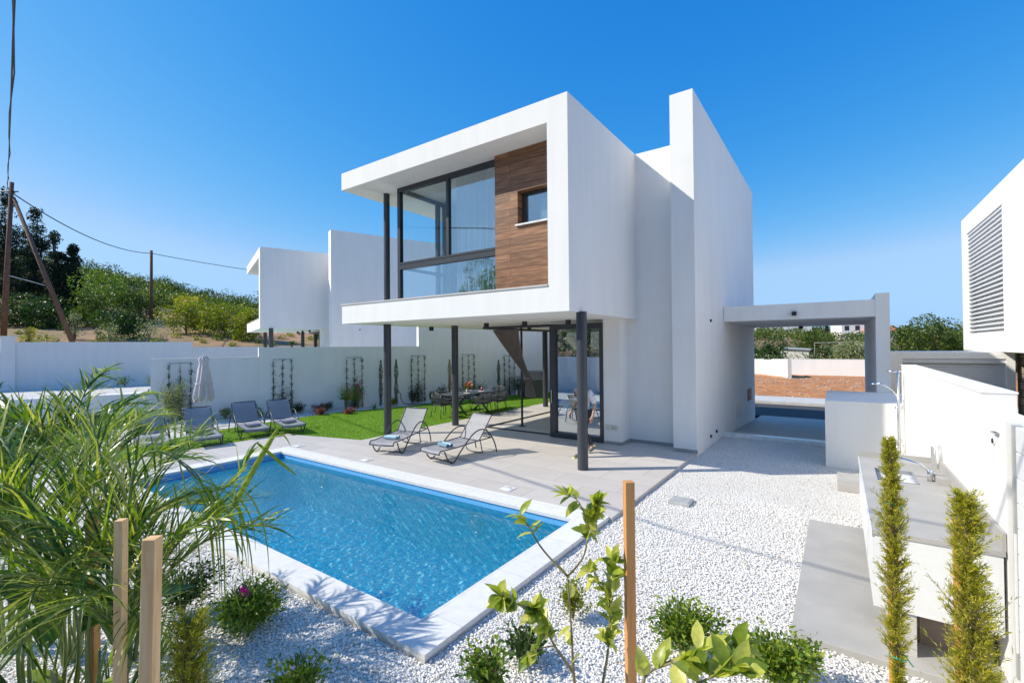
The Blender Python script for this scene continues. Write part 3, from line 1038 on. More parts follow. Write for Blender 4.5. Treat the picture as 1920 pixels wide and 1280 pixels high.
    MB().box(-0.65, -0.2, 2.96, 3.6, 0, 3.058).build('corner_wall', PL, v)
    MB().box(-0.202, 0.999, 3.500, 3.519, 0.0, 0.075).build('skirting', 'skirting', v)
    MB().box(-0.65, -0.19, 2.94, 2.959, 0.0, 0.075).build('skirting', 'skirting', v)
    MB().box(-0.199, -0.181, 2.962, 3.498, 0.0, 0.075).build('skirting', 'skirting', v)
    MB().box(0.995, 1.53, 3.05, 3.069, 0.0, 0.075).build('skirting', 'skirting', v)
    # columns
    for (x, y, zt) in ((0.0 - 0.0, 0.50, 3.06), (-6.25, 0.93, 3.06), (-5.57, 2.98, 3.06), (-5.48, 8.2, 3.06), (-6.3, 11.3, 3.06)):
        MB().cyl(x, y, -0.05, zt + .01, 0.104, 32).build('column', 'column_paint', v)
    MB().cyl(-6.25, 0.93, 3.55, 6.73, 0.085, 32).build('column', 'column_paint', v)
    # ground floor sliding doors: stacked at the right, frame running round the room
    f = MB()
    gx0, gx1, gy = -2.19, -0.652, 3.05
    f.box(gx1 - .10, gx1, gy - .10, gy + .10, 0, 2.98)
    f.box(gx0, gx0 + .17, gy - .08, gy + .10, 0, 2.98)
    f.box(gx0 + .17, gx1 - .10, gy - .08, gy + .10, 2.84, 2.98)
    f.box(gx0 + .17, gx1 - .10, gy - .08, gy + .10, 0.0, 0.13)
    fr_ = f.build('door_frame', 'anthracite', v)
    MB().box(gx0 + .17, gx1 - .10, gy - .01, gy + .0, 0.13, 2.84).build('pane', 'glass_door', fr_)
    MB().box(gx0 + .06, gx0 + .08, gy - .12, gy - .08, 0.9, 1.25).build('handle', 'steel', fr_)
    f = MB()
    f.box(-4.62, gx0, gy + .12, gy + .19, 2.93, 3.0); f.box(-4.62, -4.55, gy + .19, 8.0, 2.93, 3.0)
    f.build('sliding_rail', 'anthracite', v)
    f = MB()
    for k in range(3):
        f.box(-4.62 + .0, gx0, gy + .10 + k * .06, gy + .125 + k * .06, -0.001, 0.012)
        f.box(-4.62 + k * .06, -4.595 + k * .06, gy + .30, 8.0, -0.001, 0.012)
    f.build('threshold', 'black_plastic', v)
    m = MB(); m.box(-2.3, -2.15, gy + 2.2, gy + 2.35, 0, 3.058); m.box(-2.3, -0.2, gy + 5.0, gy + 5.1, 0, 3.058); m.box(-2.35, -0.3, gy + .3, gy + 5, 0.003, 0.006)
    m.build('inner_partition', 'interior', v)
    # ceiling spotlights
    for (x, y) in ((-6.55, 2.95), (-3.87, 2.4), (-2.63, 2.45), (-1.42, 2.6), (-4.4, 5.4)):
        MB().box(x - .05, x + .05, y - .05, y + .05, 2.93, 3.059).build('ceiling_spotlight', 'black_plastic', v)
    # socket plates and service grilles
    o = MB().box(-0.60, -0.42, 2.935, 2.96, 0.36, 0.47, 0.006).build('socket_plate', 'beige_plastic', v)
    o = MB().box(-0.40, -0.29, 2.935, 2.96, 0.36, 0.47, 0.006).build('socket_plate', 'beige_plastic', v)
    m = MB()
    for k in range(9):
        m.box(1.51, 1.53, 7.95, 8.75, 0.14 + k * .055, 0.17 + k * .055)
    m.build('vent_grille', 'white_paint', v)
    MB().box(1.51, 1.535, 10.1, 10.8, 0.45, 0.85, 0.008).build('meter_hatch', 'pot_clay', v)
    for (yy, zz) in ((4.5, 2.97), (4.35, .14), (5.0, .16)):
        MB().box(1.51, 1.545, yy, yy + .05, zz, zz + .07).build('wall_fitting', 'black_plastic', v)
    return v


def thing_part(name, parent):
    o = bpy.data.objects.new(name, None); o.empty_display_size = .1
    COL.objects.link(o); o.parent = parent
    return o


villa = build_villa('large white two storey villa behind the pool with wood clad upper wall')
villa2 = copy_tree(villa)
villa2.location = (-23.75, 11.72, 0.36)
villa2.rotation_euler = (0, 0, -radians(20.4))
villa2['label'] = 'smaller looking white villa beyond the garden wall on the left'

# wavy curtain panels of the upper room (parts of the villa)
def sheer_panel(x0, x1, y, z0, z1, mat, parent, amp=0.05, wl_=0.14, name='curtain'):
    n = int((x1 - x0) / 0.02)
    xs_ = np.linspace(x0, x1, n)
    V = []
    for z in (z0, (z0 + z1) / 2, z1):
        for x in xs_:
            V.append((x, y + amp * sin(x / wl_ * 6.28) * (1.0 if z < z1 else .7) + 0.02 * sin(x * 11 + z), z))
    Fq = [(r * n + i, r * n + i + 1, (r + 1) * n + i + 1, (r + 1) * n + i) for r in range(2) for i in range(n - 1)]
    return npmesh(name, V, Fq, mat, parent, True)


for vv in (villa,):
    sheer_panel(-3.75, -2.25, 1.04, 3.62, 6.6, 'sheer', vv, 0.07, 0.19)
    sheer_panel(-2.85, -2.26, 0.955, 3.62, 4.58, 'curtain_green', vv, 0.025, 0.13)
    sheer_panel(-5.5, -5.25, 2.5, 3.62, 6.6, 'curtain_green', vv, 0.04, 0.1)

# carport joined to the villa's right side
t = thing('carport', 'white flat roofed carport joined to the right side of the villa', 'carport', (-2.58, 13.8, 0))
MB().box(0, 3.30, 0, 5.9, 3.04, 3.44).build('roof', 'plaster', t)
MB().box(3.30, 3.56, -0.01, 5.9, -0.3, 3.58).build('side_wall', 'plaster', t)
MB().box(1.62, 1.72, -0.10, 0, 3.13, 3.23).build('wall_lamp', 'black_plastic', t)
MB().box(1.45, 1.57, 5.3, 5.42, 2.94, 3.039).build('ceiling_spotlight', 'black_plastic', t)

# ================================================================== GARDEN WALLS
def wall_st(label, s0, s1, t0, t1, z0, z1, mat='plaster', name='garden_wall', group=None):
    O = st(s0, 0); t = thing(name, label, 'wall', (O[0], O[1], 0), math.atan2(D[1], D[0]), group)
    MB().box(0, s1 - s0, t0, t1, z0, z1).build('wall_body', mat, t)
    MB().box(-.004, s1 - s0, t0 - .006, t1 + .006, z1, z1 + .02).build('coping', mat, t)
    return t


wall_st('low white garden wall at the far left behind the loungers', -5.0, 0.1, 0.0, 0.22, -0.6, 0.95)
w1 = wall_st('white garden wall with ledge, second step of the left boundary', 0.104, 3.26, 0.0, 0.22, -0.6, 2.08)
wall_st('white garden wall with trellises, third step of the left boundary', 3.264, 9.56, 0.0, 0.22, -0.6, 2.43)
wall_st('tallest white stretch of the left boundary wall behind the dining set', 9.564, 20.0, 0.0, 0.22, -0.6, 3.35)
o = MB().box(0.0, 6.2, -0.02, -0.001, 0, 0.95).build('wall_ledge', 'plaster', w1)
# right boundary wall
t = thing('boundary_wall', 'tall white wall on the right behind the outdoor kitchen', 'wall', (0.95, 5.3, 0))
MB().box(0, 0.20, 0, 5.9, -0.3, 1.99).build('wall_body', 'plaster', t)
MB().box(-.008, 0.208, -.005, 5.905, 1.99, 2.006).build('coping', 'plaster', t)
t2 = thing('boundary_wall', 'lower white wall with gate at the right edge of the photo', 'wall', (0.95, 0.9, 0))
MB().box(0, 0.20, 3.75, 4.398, -0.3, 1.84).build('wall_body', 'plaster', t2)
MB().box(0, 0.20, 0, 1.1, -0.3, 1.84).build('wall_body', 'plaster', t2)
g = thing('garden_gate', 'white metal gate of wide horizontal boards at the right edge', 'gate', (0.97, 2.02, 0))
for k in range(10):
    MB().box(0, 0.05, 0, 2.50, 0.12 + .172 * k, 0.283 + .172 * k, 0.003).build('board', 'white_paint', g)
MB().box(0.051, 0.10, 0, 2.6, 0.1, 1.83).build('gate_frame', 'white_paint', g)
MB().box(-0.012, 0.0, 2.515, 2.53, 0.3, 1.1).build('pull_bar', 'white_paint', g)
MB().box(0.0, 0.05, 2.56, 2.60, 0.1, 1.83).build('recess_shade_strip', 'grey_plastic', g)  # grey strip painted in for the shaded recess beside the gate

# low wall below the carport post
t = thing('low_wall', 'low thick white wall block in front of the carport post', 'wall', (-0.24, 11.3, 0))
MB().box(0, 1.42, 0, 2.48, -0.3, 1.26).build('wall_body', 'plaster', t)

# outdoor kitchen
t = thing('outdoor_kitchen', 'white outdoor kitchen counter with grey top along the right wall', 'kitchen counter', (0.20, 4.66, 0))
MB().box(0, 0.73, 0, 2.9, 0.33, 0.895).build('body', 'white_paint', t)
MB().box(0.30, 0.72, 0.25, 2.8, -0.05, 0.33).build('plinth', 'recess_shade_brown', t)
MB().box(0.10, 0.26, 0.02, 0.35, -0.05, 0.33).build('leg', 'concrete', t)
ct = MB()
sx0, sx1, sy0, sy1 = 0.13, 0.47, 1.72, 2.30
ct.box(-0.0, sx0, -0.01, 2.92, 0.896, 0.93); ct.box(sx1, 0.74, -0.01, 2.92, 0.896, 0.93)
ct.box(sx0, sx1, -0.01, sy0, 0.896, 0.93); ct.box(sx0, sx1, sy1, 2.92, 0.896, 0.93)
top = ct.build('countertop', 'paver', t)
MB().box(-0.012, -0.001, -0.012, 2.92, 0.885, 0.932).build('top_edging', 'plate_white', t)
MB().box(0.725, 0.745, 0.0, 2.90, 0.931, 1.06).build('backsplash', 'paver', t)
MB().box(0.0, 0.745, 2.921, 2.94, 0.896, 1.0).build('end_upstand', 'paver', t)
sk = MB()
sk.box(sx0, sx1, sy0, sy1, 0.75, 0.76)
for (a0, a1, b0, b1) in ((sx0, sx0 + .012, sy0, sy1), (sx1 - .012, sx1, sy0, sy1), (sx0, sx1, sy0, sy0 + .012), (sx0, sx1, sy1 - .012, sy1)):
    sk.box(a0, a1, b0, b1, 0.76, 0.934)
sk.build('sink', 'sink_steel', t)
fc = MB()
fc.cyl(0.58, 1.95, 0.93, 1.05, 0.024, 16, .004)
fc.tube([(0.58, 1.95, 1.03), (0.50, 1.97, 1.10), (0.36, 1.99, 1.13), (0.28, 2.0, 1.11), (0.275, 2.0, 1.07)], 0.012, 10)
fc.box(0.60, 0.66, 1.94, 1.96, 1.035, 1.05)
fc.build('tap', 'chrome', t)
MB().box(0.62, 0.74, 1.80, 2.1, 0.931, 1.0).build('soap_tray', 'paver', t)

# bulkhead lamp and small fittings on the right wall
t = thing('bulkhead_lamp', 'oval bulkhead lamp on the right wall above the kitchen counter', 'wall lamp', (0.95, 7.2, 1.1))
m = MB(); m.lathe((0, 0, 0), [(0.125, 0), (0.125, .02), (0.105, .035)], 28); m.v = [(-z_, x_ * .75, y_) for x_, y_, z_ in m.v]; m.build('lamp_body', 'grey_plastic', t)
m = MB(); m.lathe((0, 0, .02), [(0.118, 0), (0.09, .025), (0.05, .03), (0.001, .034)], 28); m.v = [(-z_, x_ * .75, y_) for x_, y_, z_ in m.v]; m.build('lamp_glass', 'plate_white', t)
m = MB()
for a_ in (-.05, 0, .05):
    m.box(-.085, -.07, a_ - .006, a_ + .006, -.1, .1)
m.build('lamp_guard', 'grey_plastic', t)
t = thing('step_light', 'small white wedge shaped light high on the right wall beside the gate', 'wall lamp', (0.95, 4.86, 1.74))
MB().add([(0, -.07, 0), (0, .07, 0), (-.04, .07, .022), (-.04, -.07, .022), (0, -.07, .03), (0, .07, .03), (-.04, .07, .03), (-.04, -.07, .03)], [(0, 1, 2, 3), (4, 7, 6, 5), (0, 3, 7, 4), (1, 5, 6, 2), (3, 2, 6, 7)]).build('lamp_housing', 'white_paint', t)
MB().box(-.03, -.006, -.06, .06, -.008, -.002).build('lamp_lens', 'grey_plastic', t)
t = thing('door_viewer', 'small round black intercom eye on the white wall beside the gate', 'intercom', (0.948, 4.95, 1.66))
m = MB(); m.lathe((0, 0, 0), [(.02, 0), (.018, .012), (.001, .012)], 16); m.v = [(-z_, x_, y_) for x_, y_, z_ in m.v]; m.build('lens', 'black_plastic', t)
m = MB(); m.lathe((0, 0, 0), [(.032, 0), (.032, .004), (.02, .005)], 16); m.v = [(-z_, x_, y_) for x_, y_, z_ in m.v]; m.build('ring', 'white_paint', t)

# shower on the end of the right wall
t = thing('garden_shower', 'chrome garden shower on the end of the right wall', 'shower', (0.86, 10.75, 0))
MB().tube([(0, 0, 0.1), (0, 0, 1.92)], 0.017, 10).build('riser', 'chrome', t)
MB().tube([(0.02, 0.05, 0.2), (0.02, 0.05, 1.9)], 0.009, 8).build('riser', 'chrome', t)
MB().tube([(-.16, 0, 1.90), (0.05, 0, 1.90)], 0.014, 8).tube([(-.14, 0, .66), (0.05, 0, .66)], 0.02, 8).tube([(-.05, 0, 1.25), (0.05, 0, 1.25)], 0.016, 8).build('bracket', 'chrome', t)
MB().tube([(0, 0, 1.42), (-.08, 0, 1.56), (-.22, 0, 1.66), (-.30, 0, 1.68)], 0.014, 8).build('arm', 'chrome', t)
m = MB(); m.lathe((-.33, 0, 1.66), [(.001, .03), (.03, .03), (.06, .01), (.062, 0), (.001, 0)], 16); m.build('shower_head', 'chrome', t)
MB().tube([(-.02, 0.02, .62), (-.05, .03, .4), (0, .03, .22), (.06, .03, .35), (.06, .02, .6)], .008, 8).build('hose', 'steel', t)

# ================================================================== RIGHT HAND NEIGHBOUR + GARAGE
t = thing('neighbour_building', 'white building with a large louvred window at the right edge', 'building', (3.44, 21.5, 0))
Z0, Z1 = 2.16, 6.5
lw0, lw1, lz0, lz1 = -4.7, -0.75, 2.70, 5.92
m = MB()
m.box(0, .3, -14, lw0, Z0, Z1); m.box(0, .3, lw1, 0, Z0, Z1)
m.box(0, .3, lw0, lw1, Z0, lz0); m.box(0, .3, lw0, lw1, lz1, Z1)
m.box(.3, 8, -.3, 0, Z0, Z1); m.box(.3, 8, -14, -13.7, Z0, Z1); m.box(.3, 8, -13.7, -.3, Z1 - .3, Z1); m.box(.3, 8, -13.7, -.3, Z0, Z0 + .3)
m.build('wall', 'plaster', t)
for k in range(25):
    z = lz0 + 0.06 + k * 0.128
    m = MB()
    m.add([(.02, lw0, z), (.02, lw1, z), (.13, lw1, z + .03), (.13, lw0, z + .03), (.02, lw0, z + .05), (.02, lw1, z + .05), (.13, lw1, z + .08), (.13, lw0, z + .08)],
          [(0, 3, 2, 1), (4, 5, 6, 7), (0, 1, 5, 4), (2, 3, 7, 6), (1, 2, 6, 5), (3, 0, 4, 7)])
    m.build('louvre', 'white_paint', t)
MB().box(.2, .215, lw0, lw1, lz0, lz1).build('louvre_backing', 'white_paint', t)
m = MB()
m.box(.35, 8, -4.4, -4.1, -.3, Z0); m.box(.18, .34, -6.5, -5.6, -.3, 1.55)
m.build('ground_wall', 'stone_wall', t)
MB().box(.30, 8, -13.5, -6.5, 1.0, Z0 - .002).build('ground_storey', 'plaster', t)
MB().box(.31, 8, -13.5, -6.5, -.3, 1.0).build('ground_base', 'stone_wall', t)

t = thing('garage', 'low white garage with a grey roller shutter beyond the right wall', 'garage', (1.05, 17.0, 0))
MB().box(0, 2.62, 0, 3.0, 1.98, 2.15).box(0, .42, 0, 3.0, -.3, 1.98).box(2.46, 2.62, 0, 3.0, -.3, 1.98).build('wall', 'plaster', t)
sh = thing_part('roller_shutter', t)
m = MB()
for k in range(28):
    m.box(.42, 2.46, .11, .13, -.2 + .075 * k, -.2 + .075 * k + .066)
m.box(.42, 2.46, .131, .14, -.2, 1.9)
m.build('slats', 'shutter', sh)
MB().box(.42, 2.46, .03, .16, 1.86, 1.979).build('shutter_box', 'shutter', sh)

# ================================================================== LEFT NEIGHBOUR PLOT
mb = MB()
pts = [st(-9, .23), st(10, .23), st(26, 20.5), st(-9, 20.5)]
mb.add([(p[0], p[1], 0.02) for p in pts], [(0, 1, 2, 3)])
struct(mb.build('neighbour_gravel', 'gravel_bed'))
mb = MB()
mb.add([st(-2.5, 4, .1), st(6, 4, .1), st(6, 13, .1), st(-2.5, 13, .1)], [(0, 3, 2, 1)])
struct(mb.build('neighbour_deck', 'coping_stone'))
mb = MB()
mb.add([st(0.4, 6.5, .115), st(6, 6.5, .115), st(6, 11.0, .115), st(0.4, 11.0, .115)], [(0, 3, 2, 1)])
struct(mb.build('neighbour_pool_water', 'water_pool_far'))
wall_st('long white retaining wall at the back of the neighbouring plot', -12, 1.2, 20.4, 20.7, -.2, 2.90, 'plaster')
wall_st('shorter white retaining wall stretch left of the neighbouring villa', 1.21, 40.0, 20.4, 20.7, -.2, 2.54, 'plaster')
p = st(-7.9, 20.3)
t = thing('gate_pillar', 'white pillar at the far left above the palm leaves', 'pillar', (p[0], p[1], 0))
MB().box(-.3, .3, -.3, .3, 0, 3.2).box(-.36, .36, -.36, .36, 3.2, 3.28).build('pillar_body', 'plaster', t)

# far white retaining walls across the street
t = thing('street_wall', 'left white retaining wall across the street, seen under the carport', 'wall', (-12.0, 43.6, 0))
MB().box(0, 6.9, 0, .3, -.5, 1.17).build('wall_body', 'plaster', t)
MB().box(-.01, 6.9, -.01, .31, 1.17, 1.2).build('coping', 'plaster', t)
t = thing('street_wall', 'angled white wall projecting between the two street walls', 'wall', (-5.1, 43.6, 0))
m = MB(); m.add([(0, 0, -.5), (2.0, -3.9, -.5), (2.25, -3.8, -.5), (.28, .1, -.5), (0, 0, 1.15), (2.0, -3.9, 1.28), (2.25, -3.8, 1.28), (.28, .1, 1.15)], [(0, 1, 5, 4), (1, 2, 6, 5), (2, 3, 7, 6), (3, 0, 4, 7), (4, 5, 6, 7)])
m.build('wall_body', 'plaster', t)
t = thing('street_wall', 'right white retaining wall across the street, seen under the carport', 'wall', (-4.6, 44.2, 0))
MB().box(0, 14, 0, .3, -.5, 1.17).build('wall_body', 'plaster', t)
MB().box(-.01, 14, -.01, .31, 1.17, 1.2).build('coping', 'plaster', t)

# wall and trees behind the camera (mirrored in the door glass)
t = thing('garden_wall', 'white garden wall behind the palms, mirrored in the glass door', 'wall', (-19.5, -1.6, 0))
MB().box(0, 18, 0, .22, -.4, 1.8).build('wall_body', 'plaster', t)

# shed and far houses
p = (-4.2, 64.0)
t = thing('shed', 'small pale shed with a sloping roof among bushes across the street', 'shed', (p[0], p[1], terrain_h(np.array(p[0]), np.array(p[1])).item() - .2))
m = MB(); m.box(-1.4, 1.4, -1, 1, 0, 1.9); m.build('walls', 'plaster_cream', t)
m = MB(); m.add([(-1.6, -1.2, 2.05), (1.6, -1.2, 1.85), (1.6, 1.2, 1.95), (-1.6, 1.2, 2.15), (-1.6, -1.2, 1.97), (1.6, -1.2, 1.77), (1.6, 1.2, 1.87), (-1.6, 1.2, 2.07)], [(0, 1, 2, 3), (4, 7, 6, 5), (0, 4, 5, 1), (1, 5, 6, 2), (2, 6, 7, 3), (3, 7, 4, 0)])
m.build('roof', 'grey_plastic', t)
t2 = thing('pipe_frame', 'thin metal pipe frame standing beside the pale shed', 'frame', (-2.2, 62.0, t.location[2]))
MB().tube([(0, 0, -.4), (0, 0, 2.6), (4, 0, 2.7), (4, 0, -.4)], .035, 6).build('pipe', 'grey_plastic', t2)


def far_house(label, x, y, wd, dp, h, roof, group='far white houses on the horizon'):
    z = terrain_h(np.array(x), np.array(y)).item()
    t = thing('house', label, 'house', (x, y, z - .5), radians(20), group)
    MB().box(-wd / 2, wd / 2, -dp / 2, dp / 2, 0, h + .5).build('wall', 'plaster', t)
    m = MB()
    if roof == 'gable':
        m.add([(-wd / 2 - .4, -dp / 2 - .4, h + .5), (wd / 2 + .4, -dp / 2 - .4, h + .5), (wd / 2 + .4, dp / 2 + .4, h + .5), (-wd / 2 - .4, dp / 2 + .4, h + .5), (-wd / 2 + 1, 0, h + 2.2), (wd / 2 - 1, 0, h + 2.2)], [(0, 1, 5, 4), (1, 2, 5), (2, 3, 4, 5), (3, 0, 4), (0, 3, 2, 1)])
        m.build('roof', 'roof_tile', t)
    else:
        m.box(-wd / 2 - .2, wd / 2 + .2, -dp / 2 - .2, dp / 2 + .2, h + .5, h + .9); m.build('roof', 'plaster', t)
    for k in range(3):
        xx = -wd / 2 + wd * (k + .5) / 3
        MB().box(xx - .5, xx + .5, -dp / 2 - .03, -dp / 2 - .001, h * .5, h * .5 + 1.2).build('window', 'anthracite', t)


far_house('far white house seen at the left end of the carport opening', -17.5, 156, 9, 8, 3.2, 'flat')
far_house('far two storey white house with flat roof near the carport post', 2.8, 150, 7, 7, 6.0, 'flat')
far_house('far low house with red tiled roof beside the two storey white one', 8.5, 148, 7, 7, 2.8, 'gable')
far_house('far pale house with red tiled roof in the middle of the carport opening', -12.0, 170, 9, 7, 4.6, 'gable')

# ================================================================== UTILITY POLES, CABLE
t = thing('utility_pole', 'tall brown wooden utility pole with a slanting brace at the left', 'utility pole', (-44.2, 5.5, 2.3))
MB().tube([(0, 0, 0), (.6, .3, 11.0)], [.17, .11], 12).build('pole', 'pole_wood', t)
MB().tube([(3.9, 2.75, 0), (.68, .36, 10.0)], [.15, .10], 12).build('brace', 'pole_wood', t)
MB().tube([(.30, .15, 5.0), (2.5, 1.5, 4.3)], [.03, .03], 6).build('cross_bar', 'concrete', t)
MB().tube([(.3, -.1, 10.35), (.9, .55, 10.4)], [.04, .04], 6).build('bracket', 'black_plastic', t)
zt = terrain_h(np.array(-60.6), np.array(18.4)).item()
t = thing('utility_pole', 'plain brown wooden utility pole in front of the green hill', 'utility pole', (-60.6, 18.4, zt - .3))
MB().tube([(0, 0, 0), (.05, 0, 13.1 - zt + .3)], [.18, .13], 10).build('pole', 'pole_wood', t)
MB().tube([(-.3, .0, 12.7 - zt), (.3, .0, 12.7 - zt)], .04, 6).build('bracket', 'black_plastic', t)


def cable(a, b, sag, n=24):
    a = Vector(a); b = Vector(b)
    return [a.lerp(b, i / n) - Vector((0, 0, sag * 4 * (i / n) * (1 - i / n))) for i in range(n + 1)]


m = MB()
m.tube(cable((-43.75, 5.9, 12.6), (-60.6, 18.4, 12.8), 0.9), .035, 6)
m.tube(cable((-60.6, 18.4, 12.8), (-61, 60, 14.6), 1.2), .035, 6)
tag(m.build('cable', 'cable_black'), 'thin black cable sagging from pole to pole across the sky', 'cable')
m = MB()
c0, c1 = Vector((-43.9, 5.64, 12.96)), Vector((-8.67, 1.17, 6.94))
pts = [c0.lerp(c1, k / 10) - Vector((0, 0, 0.35 * 4 * (k / 10) * (1 - k / 10))) for k in range(11)] + [Vector((-4, 0.55, 6.9)), Vector((2, -.2, 7.8)), Vector((14, -1.7, 10.5))]
m.tube(pts, .013, 6)
m2 = [p_ + Vector((.03 * sin(i * 2.1), .03 * cos(i * 2.1), .03)) for i, p_ in enumerate(pts)]
m.tube(m2, .012, 6)
tag(m.build('cable', 'cable_black'), 'twisted black cable rising steeply overhead at the top left', 'cable')

# ================================================================== HILL AND TREES
def ter(x, y):
    return terrain_h(np.array(float(x)), np.array(float(y))).item()


def stuff_bushes(name, spots, mat, leaf=0.5, per=160):
    Vs = []; Fs = []; o = 0
    for (x, y, r, h) in spots:
        z = ter(x, y)
        cl = [(x + rng.normal(0, r * .35), y + rng.normal(0, r * .35), z + h * rng.uniform(.25, .6), r * rng.uniform(.4, .7), h * rng.uniform(.3, .5)) for _ in range(5)]
        P, d = crown_pts(cl, per)
        T = norm(d + rng.normal(size=d.shape) * .5)
        V, Fq = leaf_arrays(P, T, leaf * rng.uniform(.6, 1.3, per), leaf * rng.uniform(.4, .7, per), .1)
        Vs.append(V); Fs.append(Fq + o); o += len(V)
    return struct(npmesh(name, np.concatenate(Vs), np.concatenate(Fs), mat), 'stuff')


def hill_spots(n, t0, t1, s0, s1, r0, r1):
    out = []
    for _ in range(n):
        s_ = rng.uniform(s0, s1); t_ = t0 + (t1 - t0) * rng.uniform() ** .8
        p = st(s_, t_); r = rng.uniform(r0, r1)
        out.append((p[0], p[1], r, r * rng.uniform(.9, 1.5)))
    return out


stuff_bushes('hillside_shrubs', hill_spots(420, 60, 140, -60, 110, 1.4, 3.2), 'leaf_mid', .36, 420)
stuff_bushes('hillside_shrubs', hill_spots(170, 62, 140, -60, 110, 1.3, 2.8), 'leaf_yellowgreen', .34, 380)
stuff_bushes('hillside_shrubs', hill_spots(260, 70, 142, -60, 110, 1.4, 3.4), 'leaf_dark', .36, 420)
stuff_bushes('roadside_weeds', hill_spots(70, 23.5, 34, -14, 40, .2, .45), 'leaf_yellowgreen', .16, 90)
stuff_bushes('roadside_weeds', hill_spots(40, 26, 52, -20, 50, .3, .7), 'leaf_mid', .2, 90)
far = [(rng.uniform(-60, 60), rng.uniform(95, 240), rng.uniform(2.0, 3.6), rng.uniform(1.6, 3.0)) for _ in range(240)]
stuff_bushes('far_woodland', far, 'leaf_mid', .5, 260)
far = [(rng.uniform(-25, 22), rng.uniform(52, 92), rng.uniform(1.0, 1.8), rng.uniform(1.1, 1.8)) for _ in range(110)]
stuff_bushes('scrub_across_street', far, 'leaf_dark', .22, 320)
far = [(rng.uniform(-30, 20), rng.uniform(50, 90), rng.uniform(.8, 1.6), rng.uniform(1.0, 1.7)) for _ in range(60)]
stuff_bushes('scrub_across_street', far, 'leaf_olive', .2, 300)
far = [(rng.uniform(-70, -6), rng.uniform(-34, -12), rng.uniform(2, 3.6), rng.uniform(3, 5)) for _ in range(70)]
stuff_bushes('scrub_behind_garden', far, 'leaf_mid', .5)

for i, (x, y, h, r, lb) in enumerate([
        (-80.7, 10.3, 15.5, 2.6, 'tallest dark conifer behind the utility pole at the far left'),
        (-73.7, 11.6, 12.6, 2.4, 'dark conifer between the utility pole and its slanting brace'),
        (-69.1, 12.4, 10.4, 1.9, 'dark conifer just right of the slanting pole brace'),
        (-67.9, 13.6, 9.2, 1.5, 'slimmest dark conifer, rightmost of the conifer row'),
        (-78.5, 7.0, 13.0, 2.3, 'dark conifer at the very left edge of the conifer row')]):
    make_tree('conifer_tree', lb, 'tree', (x, y, ter(x, y) - .2), h, r * .78, 'leaf_conifer', 10000, .26, 80, .04, 'spire', 'dark conifers behind the utility pole', tr=.25)
for (x, y, h, r, mat, nm, lb) in [
        (-60.7, 8.3, 2.6, 2.6, 'leaf_dark', 'bush', 'dark green bush behind the foot of the left utility pole'),
        (-58.6, 10.3, 2.5, 2.2, 'leaf_dark', 'bush', 'dark green bush under the slanting pole brace'),
        (-62.9, 14.6, 5.0, 3.3, 'leaf_shrub', 'broadleaf_tree', 'bushy bright green tree at the foot of the hill'),
        (-58.5, 12.8, 3.6, 2.2, 'leaf_mid', 'broadleaf_tree', 'loose green tree in front of the bushy bright green one'),
        (-48.5, 12.4, 2.0, 2.2, 'leaf_dark', 'bush', 'dark spreading bush on the brown slope above the back wall'),
        (-50.6, 18.1, 2.9, 2.6, 'leaf_yellowgreen', 'bush', 'yellow green bush left of the neighbouring villa'),
        (-47.7, 20.2, 3.3, 2.6, 'leaf_yellowgreen', 'bush', 'largest yellow green bush beside the neighbouring villa'),
        (-43.8, 20.7, 3.2, 1.8, 'leaf_yellowgreen', 'bush', 'yellow green bush partly hidden by the neighbouring villa'),
        (-68.7, 24.9, 2.6, 1.9, 'leaf_gold', 'bush', 'golden flowering bush on the lower hillside'),
        (-64.2, 18.5, 3.2, 2.4, 'leaf_mid', 'bush', 'mid green bush right behind the second utility pole'),
        (-55.0, 22.6, 3.0, 2.4, 'leaf_mid', 'bush', 'mid green bush between the golden bush and the villa'),
        (-41.3, 12.4, 2.1, 1.2, 'leaf_olive', 'olive_tree', 'grey leaved young olive tree beneath the second utility pole'),
        (-43.7, 10.8, 1.8, 1.1, 'leaf_olive', 'olive_tree', 'grey leaved young olive tree left of the second utility pole'),
        (-43.1, 6.5, 1.5, .5, 'leaf_gold', 'sapling', 'yellow leaved sapling on the brown slope at the far left'),
        (-48.5, 9.8, 2.2, .7, 'leaf_olive', 'sapling', 'thin young tree beside the slanting pole brace')]:
    make_tree(nm, lb, 'tree' if 'tree' in nm else nm, (x, y, ter(x, y) - .1), h, r, mat, 2600 if r > 1.3 else 700, .26 if r > 1.3 else .13, 18, .12, tr=.1)
for i, (x, y, h, r, mat, lb) in enumerate([
        (4.0, 50.5, 3.9, 2.6, 'leaf_mid', 'round green tree directly right of the carport post'),
        (6.6, 52.0, 4.6, 2.8, 'leaf_mid', 'tallest green tree between the carport post and the right building'),
        (9.0, 54.0, 4.1, 2.6, 'leaf_shrub', 'bright green tree close to the louvred building'),
        (11.4, 56.0, 3.5, 2.6, 'leaf_mid', 'low green tree partly behind the louvred building'),
        (-6.4, 57.0, 3.0, 2.2, 'leaf_dark', 'dark tree at the left end of the carport opening'),
        (-2.5, 68.0, 3.6, 2.4, 'leaf_mid', 'green tree rising behind the pale shed'),
        (1.6, 58.0, 2.6, 2.4, 'leaf_olive', 'greyish tree right of the pale shed'),
        (-10.4, 63.0, 3.2, 2.4, 'leaf_mid', 'green tree just left inside the carport opening')]):
    make_tree('broadleaf_tree', lb, 'tree', (x, y, ter(x, y) - .1), h, r, mat, 3800, .24, 22, .1, tr=.15)
